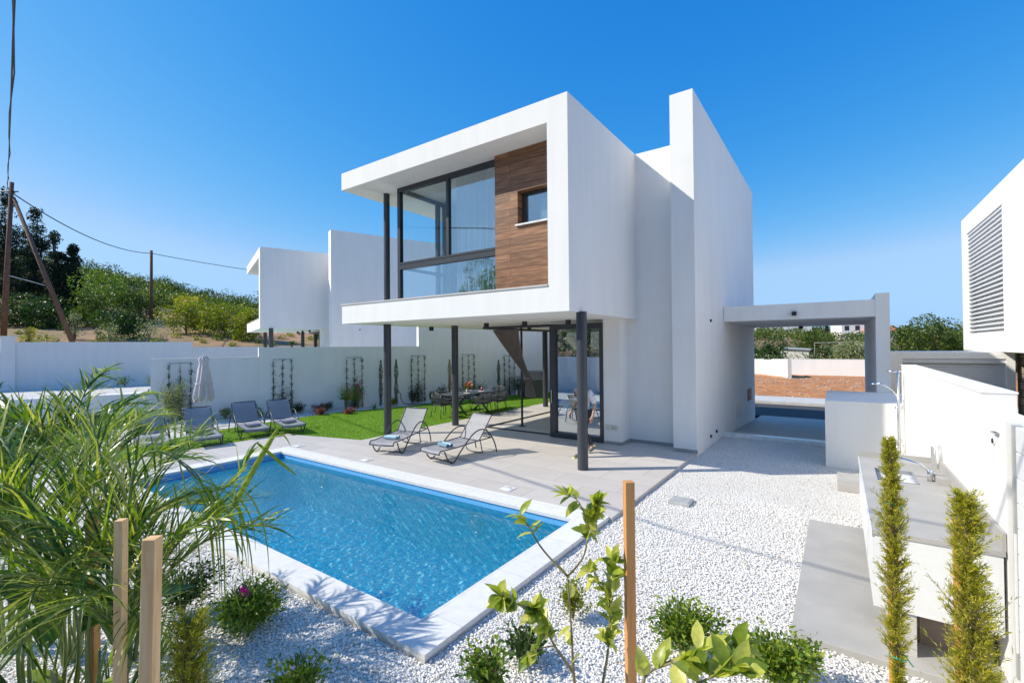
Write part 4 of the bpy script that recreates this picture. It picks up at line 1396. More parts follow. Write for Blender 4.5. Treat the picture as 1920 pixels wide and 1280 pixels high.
for i, (x, y, lb) in enumerate([(-4.6, 130, 'left slim cypress spike on the far skyline under the carport'), (-3.4, 132, 'middle slim cypress spike on the far skyline under the carport'), (-2.2, 131, 'right slim cypress spike on the far skyline under the carport')]):
    make_tree('cypress_tree', lb, 'tree', (x, y, ter(x, y) - .2), 6.0 - i * .5, .5, 'leaf_conifer', 500, .4, 14, .0, 'spire', 'cypress spikes on the far skyline', tr=.12)
for i, (x, y, h, r, lb) in enumerate([(-18, -15, 5.0, 2.8, 'broad tree behind the garden wall, right one mirrored in the door'), (-25, -15, 8.0, 3.6, 'tall broad tree behind the garden wall, mirrored in the door'), (-33, -13, 6.5, 3.2, 'broad tree behind the garden wall, leftmost of three mirrored trees'), (-12, -17, 5.0, 2.8, 'broad tree behind the garden wall, nearest the camera')]):
    make_tree('broadleaf_tree', lb, 'tree', (x, y, ter(x, y) - .1), h, r, 'leaf_mid', 9000, .2, 26, .1, tr=.2)

# ================================================================== FURNITURE
LPROF = [(0.0, 0.21), (0.02, 0.27), (0.07, 0.295), (0.14, 0.29), (0.5, 0.30), (0.95, 0.335), (1.12, 0.345)]
BACK = [(1.12, 0.345), (1.24, 0.50), (1.42, 0.73), (1.50, 0.835), (1.545, 0.86)]


def smooth_path(p, k=4):
    p = [Vector(a) for a in p]; out = []
    for i in range(len(p) - 1):
        p0 = p[max(i - 1, 0)]; p1 = p[i]; p2 = p[i + 1]; p3 = p[min(i + 2, len(p) - 1)]
        for j in range(k):
            t_ = j / k
            out.append(0.5 * ((2 * p1) + (-p0 + p2) * t_ + (2 * p0 - 5 * p1 + 4 * p2 - p3) * t_ ** 2 + (-p0 + 3 * p1 - 3 * p2 + p3) * t_ ** 3))
    out.append(p[-1])
    return out


def make_lounger():
    t = thing('sun_lounger', '', 'sun lounger', group='sun loungers by the pool')
    hw = 0.31
    for nm, pr in (('seat_sling', LPROF), ('back_sling', BACK)):
        pts = smooth_path([(x, 0, z) for x, z in pr], 5)
        ny_ = 7
        V = [(p.x, -hw + 2 * hw * j / (ny_ - 1), p.z - 0.02 * sin(pi * j / (ny_ - 1))) for p in pts for j in range(ny_)]
        Fq = [(i * ny_ + j, i * ny_ + j + 1, (i + 1) * ny_ + j + 1, (i + 1) * ny_ + j) for i in range(len(pts) - 1) for j in range(ny_ - 1)]
        npmesh(nm, V, Fq, 'sling', t, True)
    fr_ = MB()
    for s in (-1, 1):
        fr_.tube(smooth_path([(x, s * hw, z) for x, z in LPROF] + [(1.3, s * hw, 0.35), (1.5, s * hw, 0.36)], 4), 0.013, 8)
    fr_.tube([(0.01, -hw, .22), (0.01, hw, .22)], .012, 8).tube([(1.12, -hw, .335), (1.12, hw, .335)], .012, 8)
    fr_.build('seat_frame', 'anthracite', t)
    fr_ = MB()
    for s in (-1, 1):
        fr_.tube(smooth_path([(x, s * hw, z) for x, z in BACK], 4), 0.013, 8)
        fr_.tube([(1.36, s * .24, .66), (1.52, s * .24, .36)], .008, 6)
    fr_.tube([(1.545, -hw, .86), (1.545, hw, .86)], .012, 8).tube([(1.40, -hw, .655), (1.40, hw, .655)], .009, 8)
    fr_.build('back_frame', 'anthracite', t)
    for s in (-1, 1):
        hy = s * (hw + .03)
        MB().tube(smooth_path([(0.12, hy, 0.27), (0.19, hy, 0.12), (0.28, hy, 0.018), (0.38, hy, 0.018), (0.52, hy, 0.17), (0.72, hy, 0.36), (0.92, hy, .52), (1.12, hy, .585), (1.32, hy, .54), (1.5, hy, .36), (1.60, hy, .17), (1.64, hy, 0.013)], 4), 0.0145, 8).build('leg', 'anthracite', t)
    MB().tube([(.33, -hw - .03, .018), (.33, hw + .03, .018)], .012, 8).build('cross_bar', 'anthracite', t)
    MB().tube(smooth_path([(1.2, -.26, .33), (1.25, -.26, .12), (1.3, -.2, .03), (1.3, .2, .03), (1.25, .26, .12), (1.2, .26, .33)], 4), .011, 8).build('back_leg_loop', 'anthracite', t)
    MB().tube([(1.5, -hw - .03, .36), (1.5, hw + .03, .36)], .011, 8).build('cross_bar', 'anthracite', t)
    return t


def make_towel(mat):
    t = thing('rolled_towel', '', 'towel', group='rolled towels on the loungers')
    R_ = 0.045
    for k, (y, z) in enumerate([(-.045, R_), (.05, R_)]):
        V = []; n1 = 40
        for x in np.linspace(-.17, .17, 8):
            for j in range(n1):
                a_ = j / (n1 - 1) * 4 * pi
                r_ = R_ * (0.35 + .65 * j / (n1 - 1)) * (1 + .05 * sin(x * 40 + j))
                V.append((x, y + r_ * cos(a_), z + r_ * sin(a_)))
        Fq = [(i * n1 + j, i * n1 + j + 1, (i + 1) * n1 + j + 1, (i + 1) * n1 + j) for i in range(7) for j in range(n1 - 1)]
        npmesh('roll', V, Fq, mat, t, True)
    return t


L0 = make_lounger()
TW = make_towel('towel_grey'); TB = make_towel('towel_blue')
spots = [(-6.93, 6.84, 0, 83, 'grey sling lounger on the terrace nearest the front column'),
         (-8.38, 6.78, 0, 106, 'grey sling lounger on the terrace beside the left column'),
         (-12.85, 3.98, -.01, 168, 'leftmost lounger on the lawn, half behind the palm leaves'),
         (-12.55, 4.95, -.01, 168, 'lounger on the lawn directly in front of the closed parasol'),
         (-12.75, 6.22, -.01, 168, 'lounger on the lawn just right of the closed parasol'),
         (-12.5, 7.10, -.01, 168, 'rightmost lounger on the lawn with its back to the wall')]
tl_ = ['pale blue rolled towels on the lounger nearest the front column', 'pale blue rolled towels on the lounger beside the left column', 'grey lilac rolled towels on the leftmost lawn lounger', 'grey lilac rolled towels on the lounger in front of the parasol', 'grey lilac rolled towels on the lounger just right of the parasol', 'grey lilac rolled towels on the rightmost lawn lounger']
used_b = False; used_g = False
for i, (x, y, z, a_, lb) in enumerate(spots):
    o = L0 if i == 0 else copy_tree(L0)
    o.location = (x, y, z); o.rotation_euler = (0, 0, radians(a_)); o['label'] = lb
    if i < 2:
        tw = TB if not used_b else copy_tree(TB); used_b = True
    else:
        tw = TW if not used_g else copy_tree(TW); used_g = True
    ca, sa = cos(radians(a_)), sin(radians(a_))
    tw.location = (x + ca * .42, y + sa * .42, z + .287); tw.rotation_euler = (0, 0, radians(a_ + 84 + 4 * i)); tw['label'] = tl_[i]

# closed parasol
t = thing('parasol', 'closed pale parasol on a white pole behind the lawn loungers', 'parasol', (-15.35, 5.95, GZ))
MB().tube([(0, 0, 0), (0, 0, 2.28)], .024, 12).build('pole', 'white_paint', t)
MB().lathe((0, 0, 2.26), [(.001, .05), (.02, .04), (.03, 0), (.02, -.02)], 14).build('finial', 'white_paint', t)
V = []; n1 = 48; lev = np.linspace(0, 1, 16)
for h_ in lev:
    z = 2.25 - 1.30 * h_
    r0 = .06 + .18 * h_ ** .7 - (.05 * max(0, h_ - .92) / .08) + (.05 * math.exp(-((h_ - .06) / .05) ** 2))
    for j in range(n1):
        a_ = 2 * pi * j / n1
        r_ = r0 * (1 + (.10 + .28 * h_) * sin(8 * a_ + 2.2 * h_) * .7 + .08 * sin(3 * a_ + 7 * h_))
        V.append((r_ * cos(a_), r_ * sin(a_), z + (.05 * sin(8 * a_) if h_ > .97 else 0)))
Fq = [(i * n1 + j, i * n1 + (j + 1) % n1, (i + 1) * n1 + (j + 1) % n1, (i + 1) * n1 + j) for i in range(15) for j in range(n1)]
npmesh('canopy', V, Fq, 'parasol_cloth', t, True)
MB().lathe((0, 0, 1.45), [(.22, -.02), (.232, 0), (.22, .02)], 20).build('strap', 'parasol_cloth', t)
MB().lathe((0, 0, 0), [(.001, .08), (.2, .07), (.24, .03), (.24, 0)], 20).build('base', 'concrete', t)

# dining set
tc_ = (-11.15, 13.1)
t = thing('dining_table', 'dark outdoor dining table with crossed legs on the lawn', 'table', (tc_[0], tc_[1], -.02), radians(90))
MB().box(-1.1, 1.1, -.48, .48, .72, .755, .008).build('tabletop', 'table_dark', t)
for sx_ in (-.62, .62):
    MB().tube([(sx_, -.36, 0.0), (sx_, 0, .36), (sx_, .34, .72)], .035, 8).build('leg', 'table_dark', t)
    MB().tube([(sx_ + .03, .36, 0.0), (sx_ + .03, 0, .36), (sx_ + .03, -.34, .72)], .035, 8).build('leg', 'table_dark', t)
MB().tube([(-.62, 0, .36), (.65, 0, .36)], .025, 8).build('stretcher', 'table_dark', t)


def make_chair():
    t = thing('dining_chair', '', 'dining chair', group='rope backed chairs round the garden table')
    for (x, y) in ((-.24, -.24), (.24, -.24), (-.25, .27), (.25, .27)):
        MB().tube([(x * .9, y * .9, .44), (x * 1.1, y * 1.1, 0)], .011, 8).build('leg', 'anthracite', t)
    MB().box(-.25, .25, -.25, .25, .42, .455, .012).build('seat', 'rope_grey', t)
    MB().box(-.23, .23, -.23, .23, .456, .50, .018).build('cushion', 'cushion_dark', t)
    arch = smooth_path([(-.27, -.22, .44), (-.30, -.20, .62), (-.29, .1, .70), (-.26, .27, .80), (0, .31, .84), (.26, .27, .80), (.29, .1, .70), (.30, -.20, .62), (.27, -.22, .44)], 5)
    MB().tube(arch, .013, 8).tube([(-.25, .27, .44), (-.26, .27, .80)], .012, 8).tube([(.25, .27, .44), (.26, .27, .80)], .012, 8).build('back_frame', 'anthracite', t)
    m = MB()
    low = [(-.27, -.1, .47), (-.26, .1, .47), (-.25, .25, .47), (0, .28, .47), (.25, .25, .47), (.26, .1, .47), (.27, -.1, .47)]
    low = smooth_path(low, 5)
    up = smooth_path([(-.295, -.05, .665), (-.285, .1, .695), (-.26, .27, .80), (0, .31, .84), (.26, .27, .80), (.285, .1, .695), (.295, -.05, .665)], 5)
    for i in range(0, len(low)):
        m.tube([low[i], up[min(i + 1, len(up) - 1)]], .006, 5)
        m.tube([up[i], low[min(i + 1, len(low) - 1)]], .006, 5)
    for h_ in (.33, .66):
        m.tube([low[i].lerp(up[i], h_) for i in range(len(low))], .006, 5)
    m.build('rope_back', 'rope_grey', t)
    return t


ch = make_chair()
cs = [(-11.25, 11.75, 172, 'rope chair at the near end of the garden table, closest to the camera'),
      (-10.35, 12.75, -88, 'rope chair on the right side of the garden table, nearer one'),
      (-10.30, 13.60, -93, 'rope chair on the right side of the garden table, farther one'),
      (-11.95, 12.65, 88, 'rope chair on the wall side of the garden table, nearer one'),
      (-11.95, 13.50, 92, 'rope chair on the wall side of the garden table, farther one'),
      (-11.1, 14.6, 2, 'rope chair at the far end of the garden table')]
for i, (x, y, a_, lb) in enumerate(cs):
    o = ch if i == 0 else copy_tree(ch)
    o.location = (x, y, -.02); o.rotation_euler = (0, 0, radians(a_)); o['label'] = lb
t = thing('flower_vase', 'white vase of red and peach flowers on the garden table', 'vase', (-11.1, 12.9, .735))
MB().lathe((0, 0, 0), [(.001, 0), (.045, 0), (.06, .06), (.045, .14), (.035, .16), (.04, .18)], 18).build('vase', 'plate_white', t)
n = 110; d = norm(rng.normal(size=(n, 3))); P = np.array([0, 0, .25]) + d * .08
V, Fq = leaf_arrays(P, d, .05, .035); npmesh('red_blooms', V, Fq, 'flower_red', t)
n = 110; d = norm(rng.normal(size=(n, 3))); P = np.array([.07, .05, .31]) + d * .08
V, Fq = leaf_arrays(P, d, .05, .035); npmesh('peach_blooms', V, Fq, 'flower_peach', t)
n = 120; d = norm(rng.normal(size=(n, 3)) + [0, 0, .6]); P = np.array([0, 0, .18]) + d * .05
V, Fq = leaf_arrays(P, d, .12, .03); npmesh('greenery', V, Fq, 'leaf_shrub', t)
for i, (x, y, m_, lb) in enumerate([(-11.3, 12.5, 'flower_red', 'small red candle jar on the near end of the garden table'), (-11.0, 13.6, 'flower_red', 'small red candle jar on the far half of the garden table')]):
    t = thing('candle_jar', lb, 'candle', (x, y, .735), 0, 'candle jars on the garden table')
    MB().lathe((0, 0, 0), [(.001, 0), (.035, 0), (.038, .1), (.03, .12), (.001, .12)], 14).build('jar', m_, t)
    MB().lathe((0, 0, .12), [(.032, 0), (.032, .015), (.001, .018)], 14).build('lid', 'plate_white', t)
for i, (x, y) in enumerate([(-10.85, 12.6), (-10.85, 13.4), (-11.45, 12.6), (-11.45, 13.4)]):
    t = thing('plate', 'white round plate on the garden table, ' + ['near end on the pool side', 'far end on the pool side', 'near end on the wall side', 'far end on the wall side'][i], 'plate', (x, y, .735), 0, 'white plates on the garden table')
    MB().lathe((0, 0, 0), [(.001, .003), (.08, .003), (.13, .018), (.13, .022), (.08, .008), (.001, .008)], 22).build('plate_body', 'plate_white', t)

# ------------------------------------------------ curtain, post, grill cover, gate, hose
V = []; n1 = 60; nl = 26
for i in range(nl):
    h_ = i / (nl - 1); z = 2.90 - 1.95 * h_
    if h_ < .72:
        q_ = h_ / .72; xc0 = -8.45 + (1.18) * q_ ** 1.05; xc1 = -7.50 + .38 * q_ ** 2
    else:
        q_ = (h_ - .72) / .28; xc0 = -7.27 - .08 * sin(q_ * 2.2); xc1 = -7.12 + .17 * q_
    for j in range(n1):
        u_ = j / (n1 - 1)
        V.append((xc0 + (xc1 - xc0) * u_, 10.98 + .035 * sin(u_ * 2 * pi * 9) * (1 - .3 * h_) + .25 * (h_ if h_ < .72 else .72) * .3, z))
Fq = [(i * n1 + j, i * n1 + j + 1, (i + 1) * n1 + j + 1, (i + 1) * n1 + j) for i in range(nl - 1) for j in range(n1 - 1)]
t = thing('outdoor_curtain', 'grey brown curtain gathered and tied beside the thin steel post', 'curtain', (0, 0, 0))
npmesh('cloth', V, Fq, 'curtain_brown', t, True)
MB().tube([(-7.32, 10.99, 1.52), (-7.2, 10.93, 1.49), (-7.08, 11.0, 1.52), (-7.2, 11.12, 1.54), (-7.32, 10.99, 1.52)], .022, 8).build('tie', 'curtain_brown', t)
t = thing('steel_post', 'thin dark steel post with round base in the open doorway', 'post', (-7.84, 11.62, 0))
MB().cyl(0, 0, 0.012, 3.05, .035, 16).build('shaft', 'anthracite', t)
MB().cyl(0, 0, 0, .012, .11, 20).build('base_plate', 'anthracite', t)

t = thing('covered_grill', 'black covered barbecue grill standing beyond the curtain', 'barbecue', (-11.9, 18.6, -.02), radians(25))
m = MB()
V = [(-.55, -.33, .02), (.55, -.33, .02), (.55, .33, .02), (-.55, .33, .02), (-.58, -.36, .85), (.58, -.36, .85), (.58, .36, .85), (-.58, .36, .85), (-.38, -.22, 1.22), (.38, -.22, 1.22), (.38, .26, 1.26), (-.38, .26, 1.26)]
m.add(V, [(0, 1, 5, 4), (1, 2, 6, 5), (2, 3, 7, 6), (3, 0, 4, 7), (4, 5, 9, 8), (5, 6, 10, 9), (6, 7, 11, 10), (7, 4, 8, 11), (8, 9, 10, 11)])
m.build('cover', 'cover_dark', t)
MB().cyl(-.5, 0, -.0, .1, .07, 12).build('wheel', 'black_plastic', t)
t = thing('side_gate', 'dark blue grey wavy topped gate beside the far stone wall', 'gate', (-11.4, 21.0, 0))
m = MB()
for k in range(9):
    m.box(.18 * k, .18 * k + .165, 0, .05, 0, 1.95 + .12 * sin(k * .9))
m.build('boards', 'gate_grey', t)
MB().box(0, 1.6, .051, .09, .4, .52).box(0, 1.6, .051, .09, 1.5, 1.62).build('rails', 'gate_grey', t)
t = thing('rear_stone_wall', 'cream stone clad wall glimpsed behind the far column', 'wall', (-12.6, 22.2, 0))
MB().box(0, 5.5, 0, .4, -.5, 2.2).build('stone_body', 'stone_wall', t)
MB().box(.1, 5.5, .02, .38, 2.2, 3.4).build('upper_body', 'plaster_cream', t)
p = st(8.9, -.35)
t = thing('garden_hose', 'dark garden hose looped on the gravel beneath the wall trellis', 'hose', (p[0], p[1], GZ))
m = MB()
m.tube(smooth_path([(-.7, -.3, .5), (-.65, -.3, .62), (-.5, -.2, .66), (-.35, -.1, .45), (-.3, -.1, .2), (-.15, 0, .03), (.2, .1, .02), (.5, .35, .02), (.9, .7, .02)], 6), .014, 8)
m.build('hose_loop', 'black_plastic', t)
MB().tube([(-.7, -.3, 0), (-.7, -.3, .62)], .014, 6).build('standpipe', 'steel', t)

# ------------------------------------------------ trellises with climbers
tl2 = ['trellis on the second wall step behind the olive bush', 'trellis behind the rightmost lawn lounger, heavy climber at its foot', 'trellis next to the pink bougainvillea', 'trellis between the two left columns', 'trellis behind the dining set', 'trellis behind the tied curtain']
for i, (s_, zt_, w_) in enumerate([(.9, 1.92, .6), (4.05, 1.98, .62), (6.72, 2.0, .62), (9.5, 2.02, .62), (12.05, 2.03, .62), (14.4, 1.95, .6)]):
    p = st(s_, -.07)
    t = thing('trellis', 'wire ' + tl2[i], 'trellis', (p[0], p[1], GZ), math.atan2(D[1], D[0]), 'wire trellises on the left wall')
    m = MB()
    H_ = zt_ - GZ
    m.tube(smooth_path([(-w_ / 2, 0, 0), (-w_ / 2, 0, H_ - .14), (-w_ / 2 + .07, 0, H_), (w_ / 2 - .07, 0, H_), (w_ / 2, 0, H_ - .14), (w_ / 2, 0, 0)], 3), .008, 6)
    m.tube([(0, 0, 0), (0, 0, H_)], .006, 6)
    for h_ in (.35, .75):
        m.tube([(-w_ / 2, 0, h_), (w_ / 2, 0, h_)], .004, 5)
    m.build('wire_frame', 'black_plastic', t)
    # climber (a plant of its own)
    c = thing('climber', ['dark climber on the trellis behind the olive bush', 'dense dark climber on the trellis behind the rightmost lawn lounger', 'dark climber on the trellis next to the bougainvillea', 'dark climber on the trellis between the two left columns', 'sparse climber on the trellis behind the dining set', 'dark climber on the trellis behind the tied curtain'][i], 'climbing plant', (p[0], p[1], GZ), t.rotation_euler[2], 'climbers on the wall trellises')
    n = 1000
    strand = rng.integers(0, 3, n); zz = rng.uniform(0.05, H_, n)
    xx = np.array([-w_ / 2, 0, w_ / 2])[strand] + rng.normal(0, .022, n)
    P = np.stack([xx, rng.normal(-.02, .025, n), zz], 1)
    kp = (rng.uniform(size=n) < np.where(strand == 1, .75, .85)) & ((np.sin(zz * 21 + strand * 2) > -.35) | (zz < .9))
    P = P[kp]
    n2 = 650 if i in (1, 2, 3) else 330
    P2 = np.stack([rng.normal(0.02, .14, n2), rng.normal(-.05, .06, n2), np.abs(rng.normal(.3, .38, n2)) + .05], 1)
    P = np.concatenate([P, P2])
    T = norm(rng.normal(size=P.shape))
    V, Fq = leaf_arrays(P, T, rng.uniform(.03, .065, len(P)), rng.uniform(.02, .04, len(P)))
    npmesh('leaves', V, Fq, 'leaf_climber', c)
    m = MB()
    for sx_ in (-w_ / 2, 0, w_ / 2):
        m.tube([(0.02, -.03, 0), (sx_ * .5, -.02, .3), (sx_, -.012, .7), (sx_ + .01, .012, 1.3), (sx_, -.01, H_ - .05)], .005, 5)
    m.build('stem', 'bark', c)


# ------------------------------------------------ small plants
def shrub(name, label, cat, loc, h, r, mat, n=600, leaf=.07, wd=.4, stems=5, group=None, upright=.4, flowers=None, low=.1, trunk='bark_green'):
    t = thing(name, label, cat, loc, rng.uniform(0, 6.28), group)
    tips = []
    m = MB()
    for k in range(stems):
        a_ = 2 * pi * k / stems + rng.uniform(-.4, .4); rr = r * rng.uniform(.3, .85)
        tip = Vector((rr * cos(a_), rr * sin(a_), h * rng.uniform(.65, 1.0)))
        m.tube([(0, 0, 0), (tip.x * .35, tip.y * .35, tip.z * .5), tip], [.012 * h + .003, .008 * h + .002, .002], 5)
        tips.append(tip)
        for q_ in range(2):
            b_ = Vector((tip.x * .6, tip.y * .6, tip.z * .6)); e_ = b_ + Vector((rng.normal(0, r * .35), rng.normal(0, r * .35), h * rng.uniform(.1, .3)))
            m.tube([b_, e_], [.005 * h + .001, .0015], 4); tips.append(e_)
    m.build('stem', trunk, t)
    idx = rng.integers(0, len(tips), n)
    TP = np.array([tuple(p) for p in tips])[idx]
    f_ = rng.uniform(.35, 1.0, n)[:, None]
    P = TP * f_ + rng.normal(0, r * .17, (n, 3)) * np.array([1, 1, .8])
    P[:, 2] = np.clip(P[:, 2], low * h, None)
    out = P * np.array([1, 1, .3]); out[:, 2] += upright * r
    T = norm(norm(out) + rng.normal(size=(n, 3)) * .55)
    V, Fq = leaf_arrays(P, T, leaf * rng.uniform(.6, 1.2, n), leaf * wd * rng.uniform(.8, 1.2, n), .12)
    npmesh('foliage', V, Fq, mat, t)
    if flowers:
        fm, fp = flowers
        Vs, Fs, o_ = [], [], 0
        for c_ in fp:
            d = norm(rng.normal(size=(26, 3)) + [0, 0, .4])
            V, Fq = leaf_arrays(np.array(c_) + d * .008, d, .035, .022); Vs.append(V); Fs.append(Fq + o_); o_ += len(V)
        npmesh('flowers', np.concatenate(Vs), np.concatenate(Fs), fm, t)
    return t


def column_cypress(label, loc, h, r, mat='leaf_cypress', group='slim cypresses along the left wall'):
    t = thing('column_cypress', label, 'cypress', loc, 0, group)
    n = int(1500 * h * max(r, .08) * 6)
    z = rng.uniform(.03, 1, n); a_ = rng.uniform(0, 2 * pi, n)
    rr = r * np.minimum(1, (1.03 - z) * 6) * (.75 + .35 * np.sin(z * 17 + a_ * 2)) * np.sqrt(rng.uniform(.3, 1, n))
    P = np.stack([rr * np.cos(a_), rr * np.sin(a_), z * h], 1)
    T = norm(np.stack([np.cos(a_) * .3, np.sin(a_) * .3, np.ones(n)], 1) + rng.normal(0, .15, (n, 3)))
    V, Fq = leaf_arrays(P, T, rng.uniform(.05, .10, n), .014, 0)
    npmesh('foliage', V, Fq, mat, t)
    MB().tube([(0, 0, 0), (0, 0, h * .9)], [.014, .004], 6).build('trunk', 'bark', t)
    return t


for s_, off, zt_, lb in [(7.67, .5, 1.84, 'slim cypress just left of the left villa column'), (8.33, .5, 1.86, 'slim cypress just right of the left villa column'), (10.84, .5, 1.8, 'brownish slim cypress beside the second villa column'), (13.48, .5, 1.72, 'slim cypress left of the hanging curtain')]:
    p = st(s_, -off)
    column_cypress(lb, (p[0], p[1], GZ), zt_ - GZ, .075, 'leaf_cypress' if s_ != 10.84 else 'leaf_dry')
for i, (s_, t_, lb) in enumerate([(7.5, 19.6, 'tiny slim cypress in the neighbouring plot above the parasol'), (10.2, 19.6, 'tiny slim cypress in the neighbouring plot right of the parasol')]):
    p = st(s_, t_); column_cypress(lb, (p[0], p[1], .1), 2.6, .12, group='slim cypresses of the neighbouring plot')

p = st(.75, -.55)
shrub('olive_bush', 'grey leaved olive bush behind the second lawn lounger', 'bush', (p[0], p[1], GZ), 1.55, .50, 'leaf_olive', 2600, .075, .35, 8, trunk='bark')
wp = [  # s, off, h, r, mat, name, label
    (6.15, .9, .95, .38, 'leaf_yellowgreen', 'young_tree', 'little yellow green tree beside the bougainvillea'),
    (6.75, .35, 1.15, .28, 'leaf_shrub', 'bougainvillea', 'pink flowering bougainvillea by the third trellis'),
    (2.9, .55, .45, .38, 'leaf_shrub', 'low_shrub', 'bright green low shrub between parasol and third lounger'),
    (2.2, .35, .42, .22, 'leaf_olive', 'low_shrub', 'greyish low shrub right of the parasol pole'),
    (-.3, .9, .42, .3, 'leaf_yellowgreen', 'low_shrub', 'reddish yellow low shrub beside the leftmost lounger'),
    (5.2, .8, .30, .26, 'leaf_purple', 'low_shrub', 'purple leaved low shrub beyond the rightmost lounger'),
    (5.1, 1.5, .26, .2, 'leaf_purple', 'low_shrub', 'small reddish shrub beside the purple one'),
    (6.0, 1.9, .22, .24, 'leaf_purple', 'low_shrub', 'flat dark red shrub at the lawn edge'),
    (5.6, .3, .35, .22, 'leaf_dark', 'low_shrub', 'dark small shrub at the wall foot near the bougainvillea'),
    (4.5, .4, .35, .28, 'leaf_climber', 'low_shrub', 'dark shrub at the foot of the second trellis'),
    (9.0, .7, .7, .22, 'leaf_climber', 'low_shrub', 'upright dark plant between the two left columns'),
    (9.9, .8, .65, .22, 'leaf_climber', 'low_shrub', 'upright dark plant right of the fourth trellis'),
    (10.3, .75, .75, .22, 'leaf_climber', 'low_shrub', 'tall dark plant left of the dining chairs'),
    (12.3, .6, .85, .28, 'leaf_climber', 'low_shrub', 'dark leafy shrub behind the dining table'),
    (14.6, .6, .95, .42, 'leaf_climber', 'low_shrub', 'spreading dark shrub left of the tied curtain'),
    (8.2, .5, .3, .2, 'leaf_yellowgreen', 'low_shrub', 'yellowish tuft beside the left column')]
for (s_, off, h, r, mat, nm, lb) in wp:
    p = st(s_, -off)
    fl_ = None
    if nm == 'bougainvillea':
        fl_ = ('flower_pink', [(rng.normal(0, .22), rng.normal(0, .1), rng.uniform(.55, 1.05)) for _ in range(16)])
    shrub(nm, lb, 'plant' if nm != 'young_tree' else 'tree', (p[0], p[1], GZ), h * 1.12, r * 1.2, mat, 700 if r < .3 else 1100, .065, .42, 6, flowers=fl_, low=.45 if nm == 'young_tree' else .08)
# spiky tuft plants along the wall
def tuft(label, loc, h, n=40, mat='leaf_palm', w_=.012, group='spiky tuft plants'):
    t = thing('tuft_plant', label, 'plant', loc, 0, group)
    Vs, Fs, o_ = [], [], 0
    for k in range(n):
        a_ = rng.uniform(0, 2 * pi); el = rng.uniform(.5, 1.4); L_ = h * rng.uniform(.7, 1.15)
        seg = 6; pts = []
        x = 0; z = 0; e = el
        for q_ in range(seg):
            pts.append((x, z)); x += L_ / seg * cos(e); z += L_ / seg * sin(e); e -= .25 * (q_ / seg + .3) * 1.4
        sd_ = np.array([-sin(a_), cos(a_), 0])
        V = []
        for q_, (x, z) in enumerate(pts):
            c_ = np.array([x * cos(a_), x * sin(a_), max(z, .01)]); ww = w_ * (1 - (q_ / (seg - 1)) ** 2 * .95)
            V += [c_ - sd_ * ww, c_ + sd_ * ww]
        Vs.append(np.array(V)); Fs.append(np.array([(2 * q_, 2 * q_ + 1, 2 * q_ + 3, 2 * q_ + 2) for q_ in range(seg - 1)]) + o_); o_ += len(V)
    npmesh('blades', np.concatenate(Vs), np.concatenate(Fs), mat, t)
    MB().lathe((0, 0, 0), [(.03, 0), (.025, .05), (.001, .06)], 8).build('base', 'bark_green', t)
    return t


p = st(7.2, -1.1); tuft('pale spiky tuft left of the left villa column', (p[0], p[1], GZ), .42)
p = st(3.3, -.5); tuft('spiky tuft between the two right lawn loungers', (p[0], p[1], GZ), .5, 46)
p = st(1.8, -.4); tuft('fine grassy tuft near the parasol foot', (p[0], p[1], GZ), .38, 40, 'leaf_olive', .007)
# plants in the neighbouring plot
for i, s_ in enumerate(np.linspace(-4, 9, 9)):
    p = st(s_, 18.3 + .8 * sin(i * 2))
    shrub('border_plant', ['low green plant %s of the neighbouring plot border' % w_ for w_ in ('leftmost', 'second from left', 'third from left', 'fourth from left', 'middle', 'fourth from right', 'third from right', 'second from right', 'rightmost')][i], 'plant', (p[0], p[1], .05), .7, .6, 'leaf_shrub', 260, .12, .4, 5, group='border plants of the neighbouring plot')

# ================================================================== FOREGROUND PLANTS
shrub('low_shrub', 'rounded dark green shrub with a magenta flower near the pool edge', 'shrub', (-4.28, 2.0, GZ), .33, .29, 'leaf_shrub', 4200, .055, .3, 12, flowers=('flower_magenta', [(.04, -.02, .36), (.07, -.01, .35)]))
shrub('low_shrub', 'small leafy shrub with bare stems at the bottom edge', 'shrub', (-3.12, 1.80, GZ), .32, .20, 'leaf_shrub', 800, .06, .3, 7)
shrub('low_shrub', 'small yellowish shrub behind the citrus sapling', 'shrub', (-1.98, 3.72, GZ), .36, .14, 'leaf_yellowgreen', 700, .045, .4, 6)
shrub('low_shrub', 'dense green shrub right of the orange stake', 'shrub', (-1.05, 3.84, GZ), .42, .23, 'leaf_shrub', 2600, .05, .42, 9)
shrub('low_shrub', 'bright green shrub left of the tall conifer with green tie', 'shrub', (-.36, 3.86, GZ), .36, .25, 'leaf_shrub', 2600, .055, .42, 9)
shrub('low_shrub', 'leafy shrub at the bottom edge left of the citrus sapling', 'shrub', (-2.02, 2.55, GZ), .42, .16, 'leaf_shrub', 900, .05, .45, 7)
shrub('low_shrub', 'dark leafy shrub between citrus sapling and pool corner', 'shrub', (-2.02, 3.0, GZ), .30, .18, 'leaf_dark', 420, .06, .45, 7)
shrub('low_shrub', 'dark rounded shrub behind the wooden stakes', 'shrub', (-5.0, 1.75, GZ), .45, .32, 'leaf_dark', 1500, .055, .35, 10)


def stake(label, loc, top, wd, mat, tilt=(0, 0)):
    t = thing('wooden_stake', label, 'stake', (loc[0], loc[1], GZ), radians(40), 'square wooden stakes in the gravel')
    m = MB().box(-wd / 2, wd / 2, -wd / 2, wd / 2, 0, top - GZ, .002)
    m.v = [(x + tilt[0] * z, y + tilt[1] * z, z) for x, y, z in m.v]
    m.build('post', mat, t)
    return t


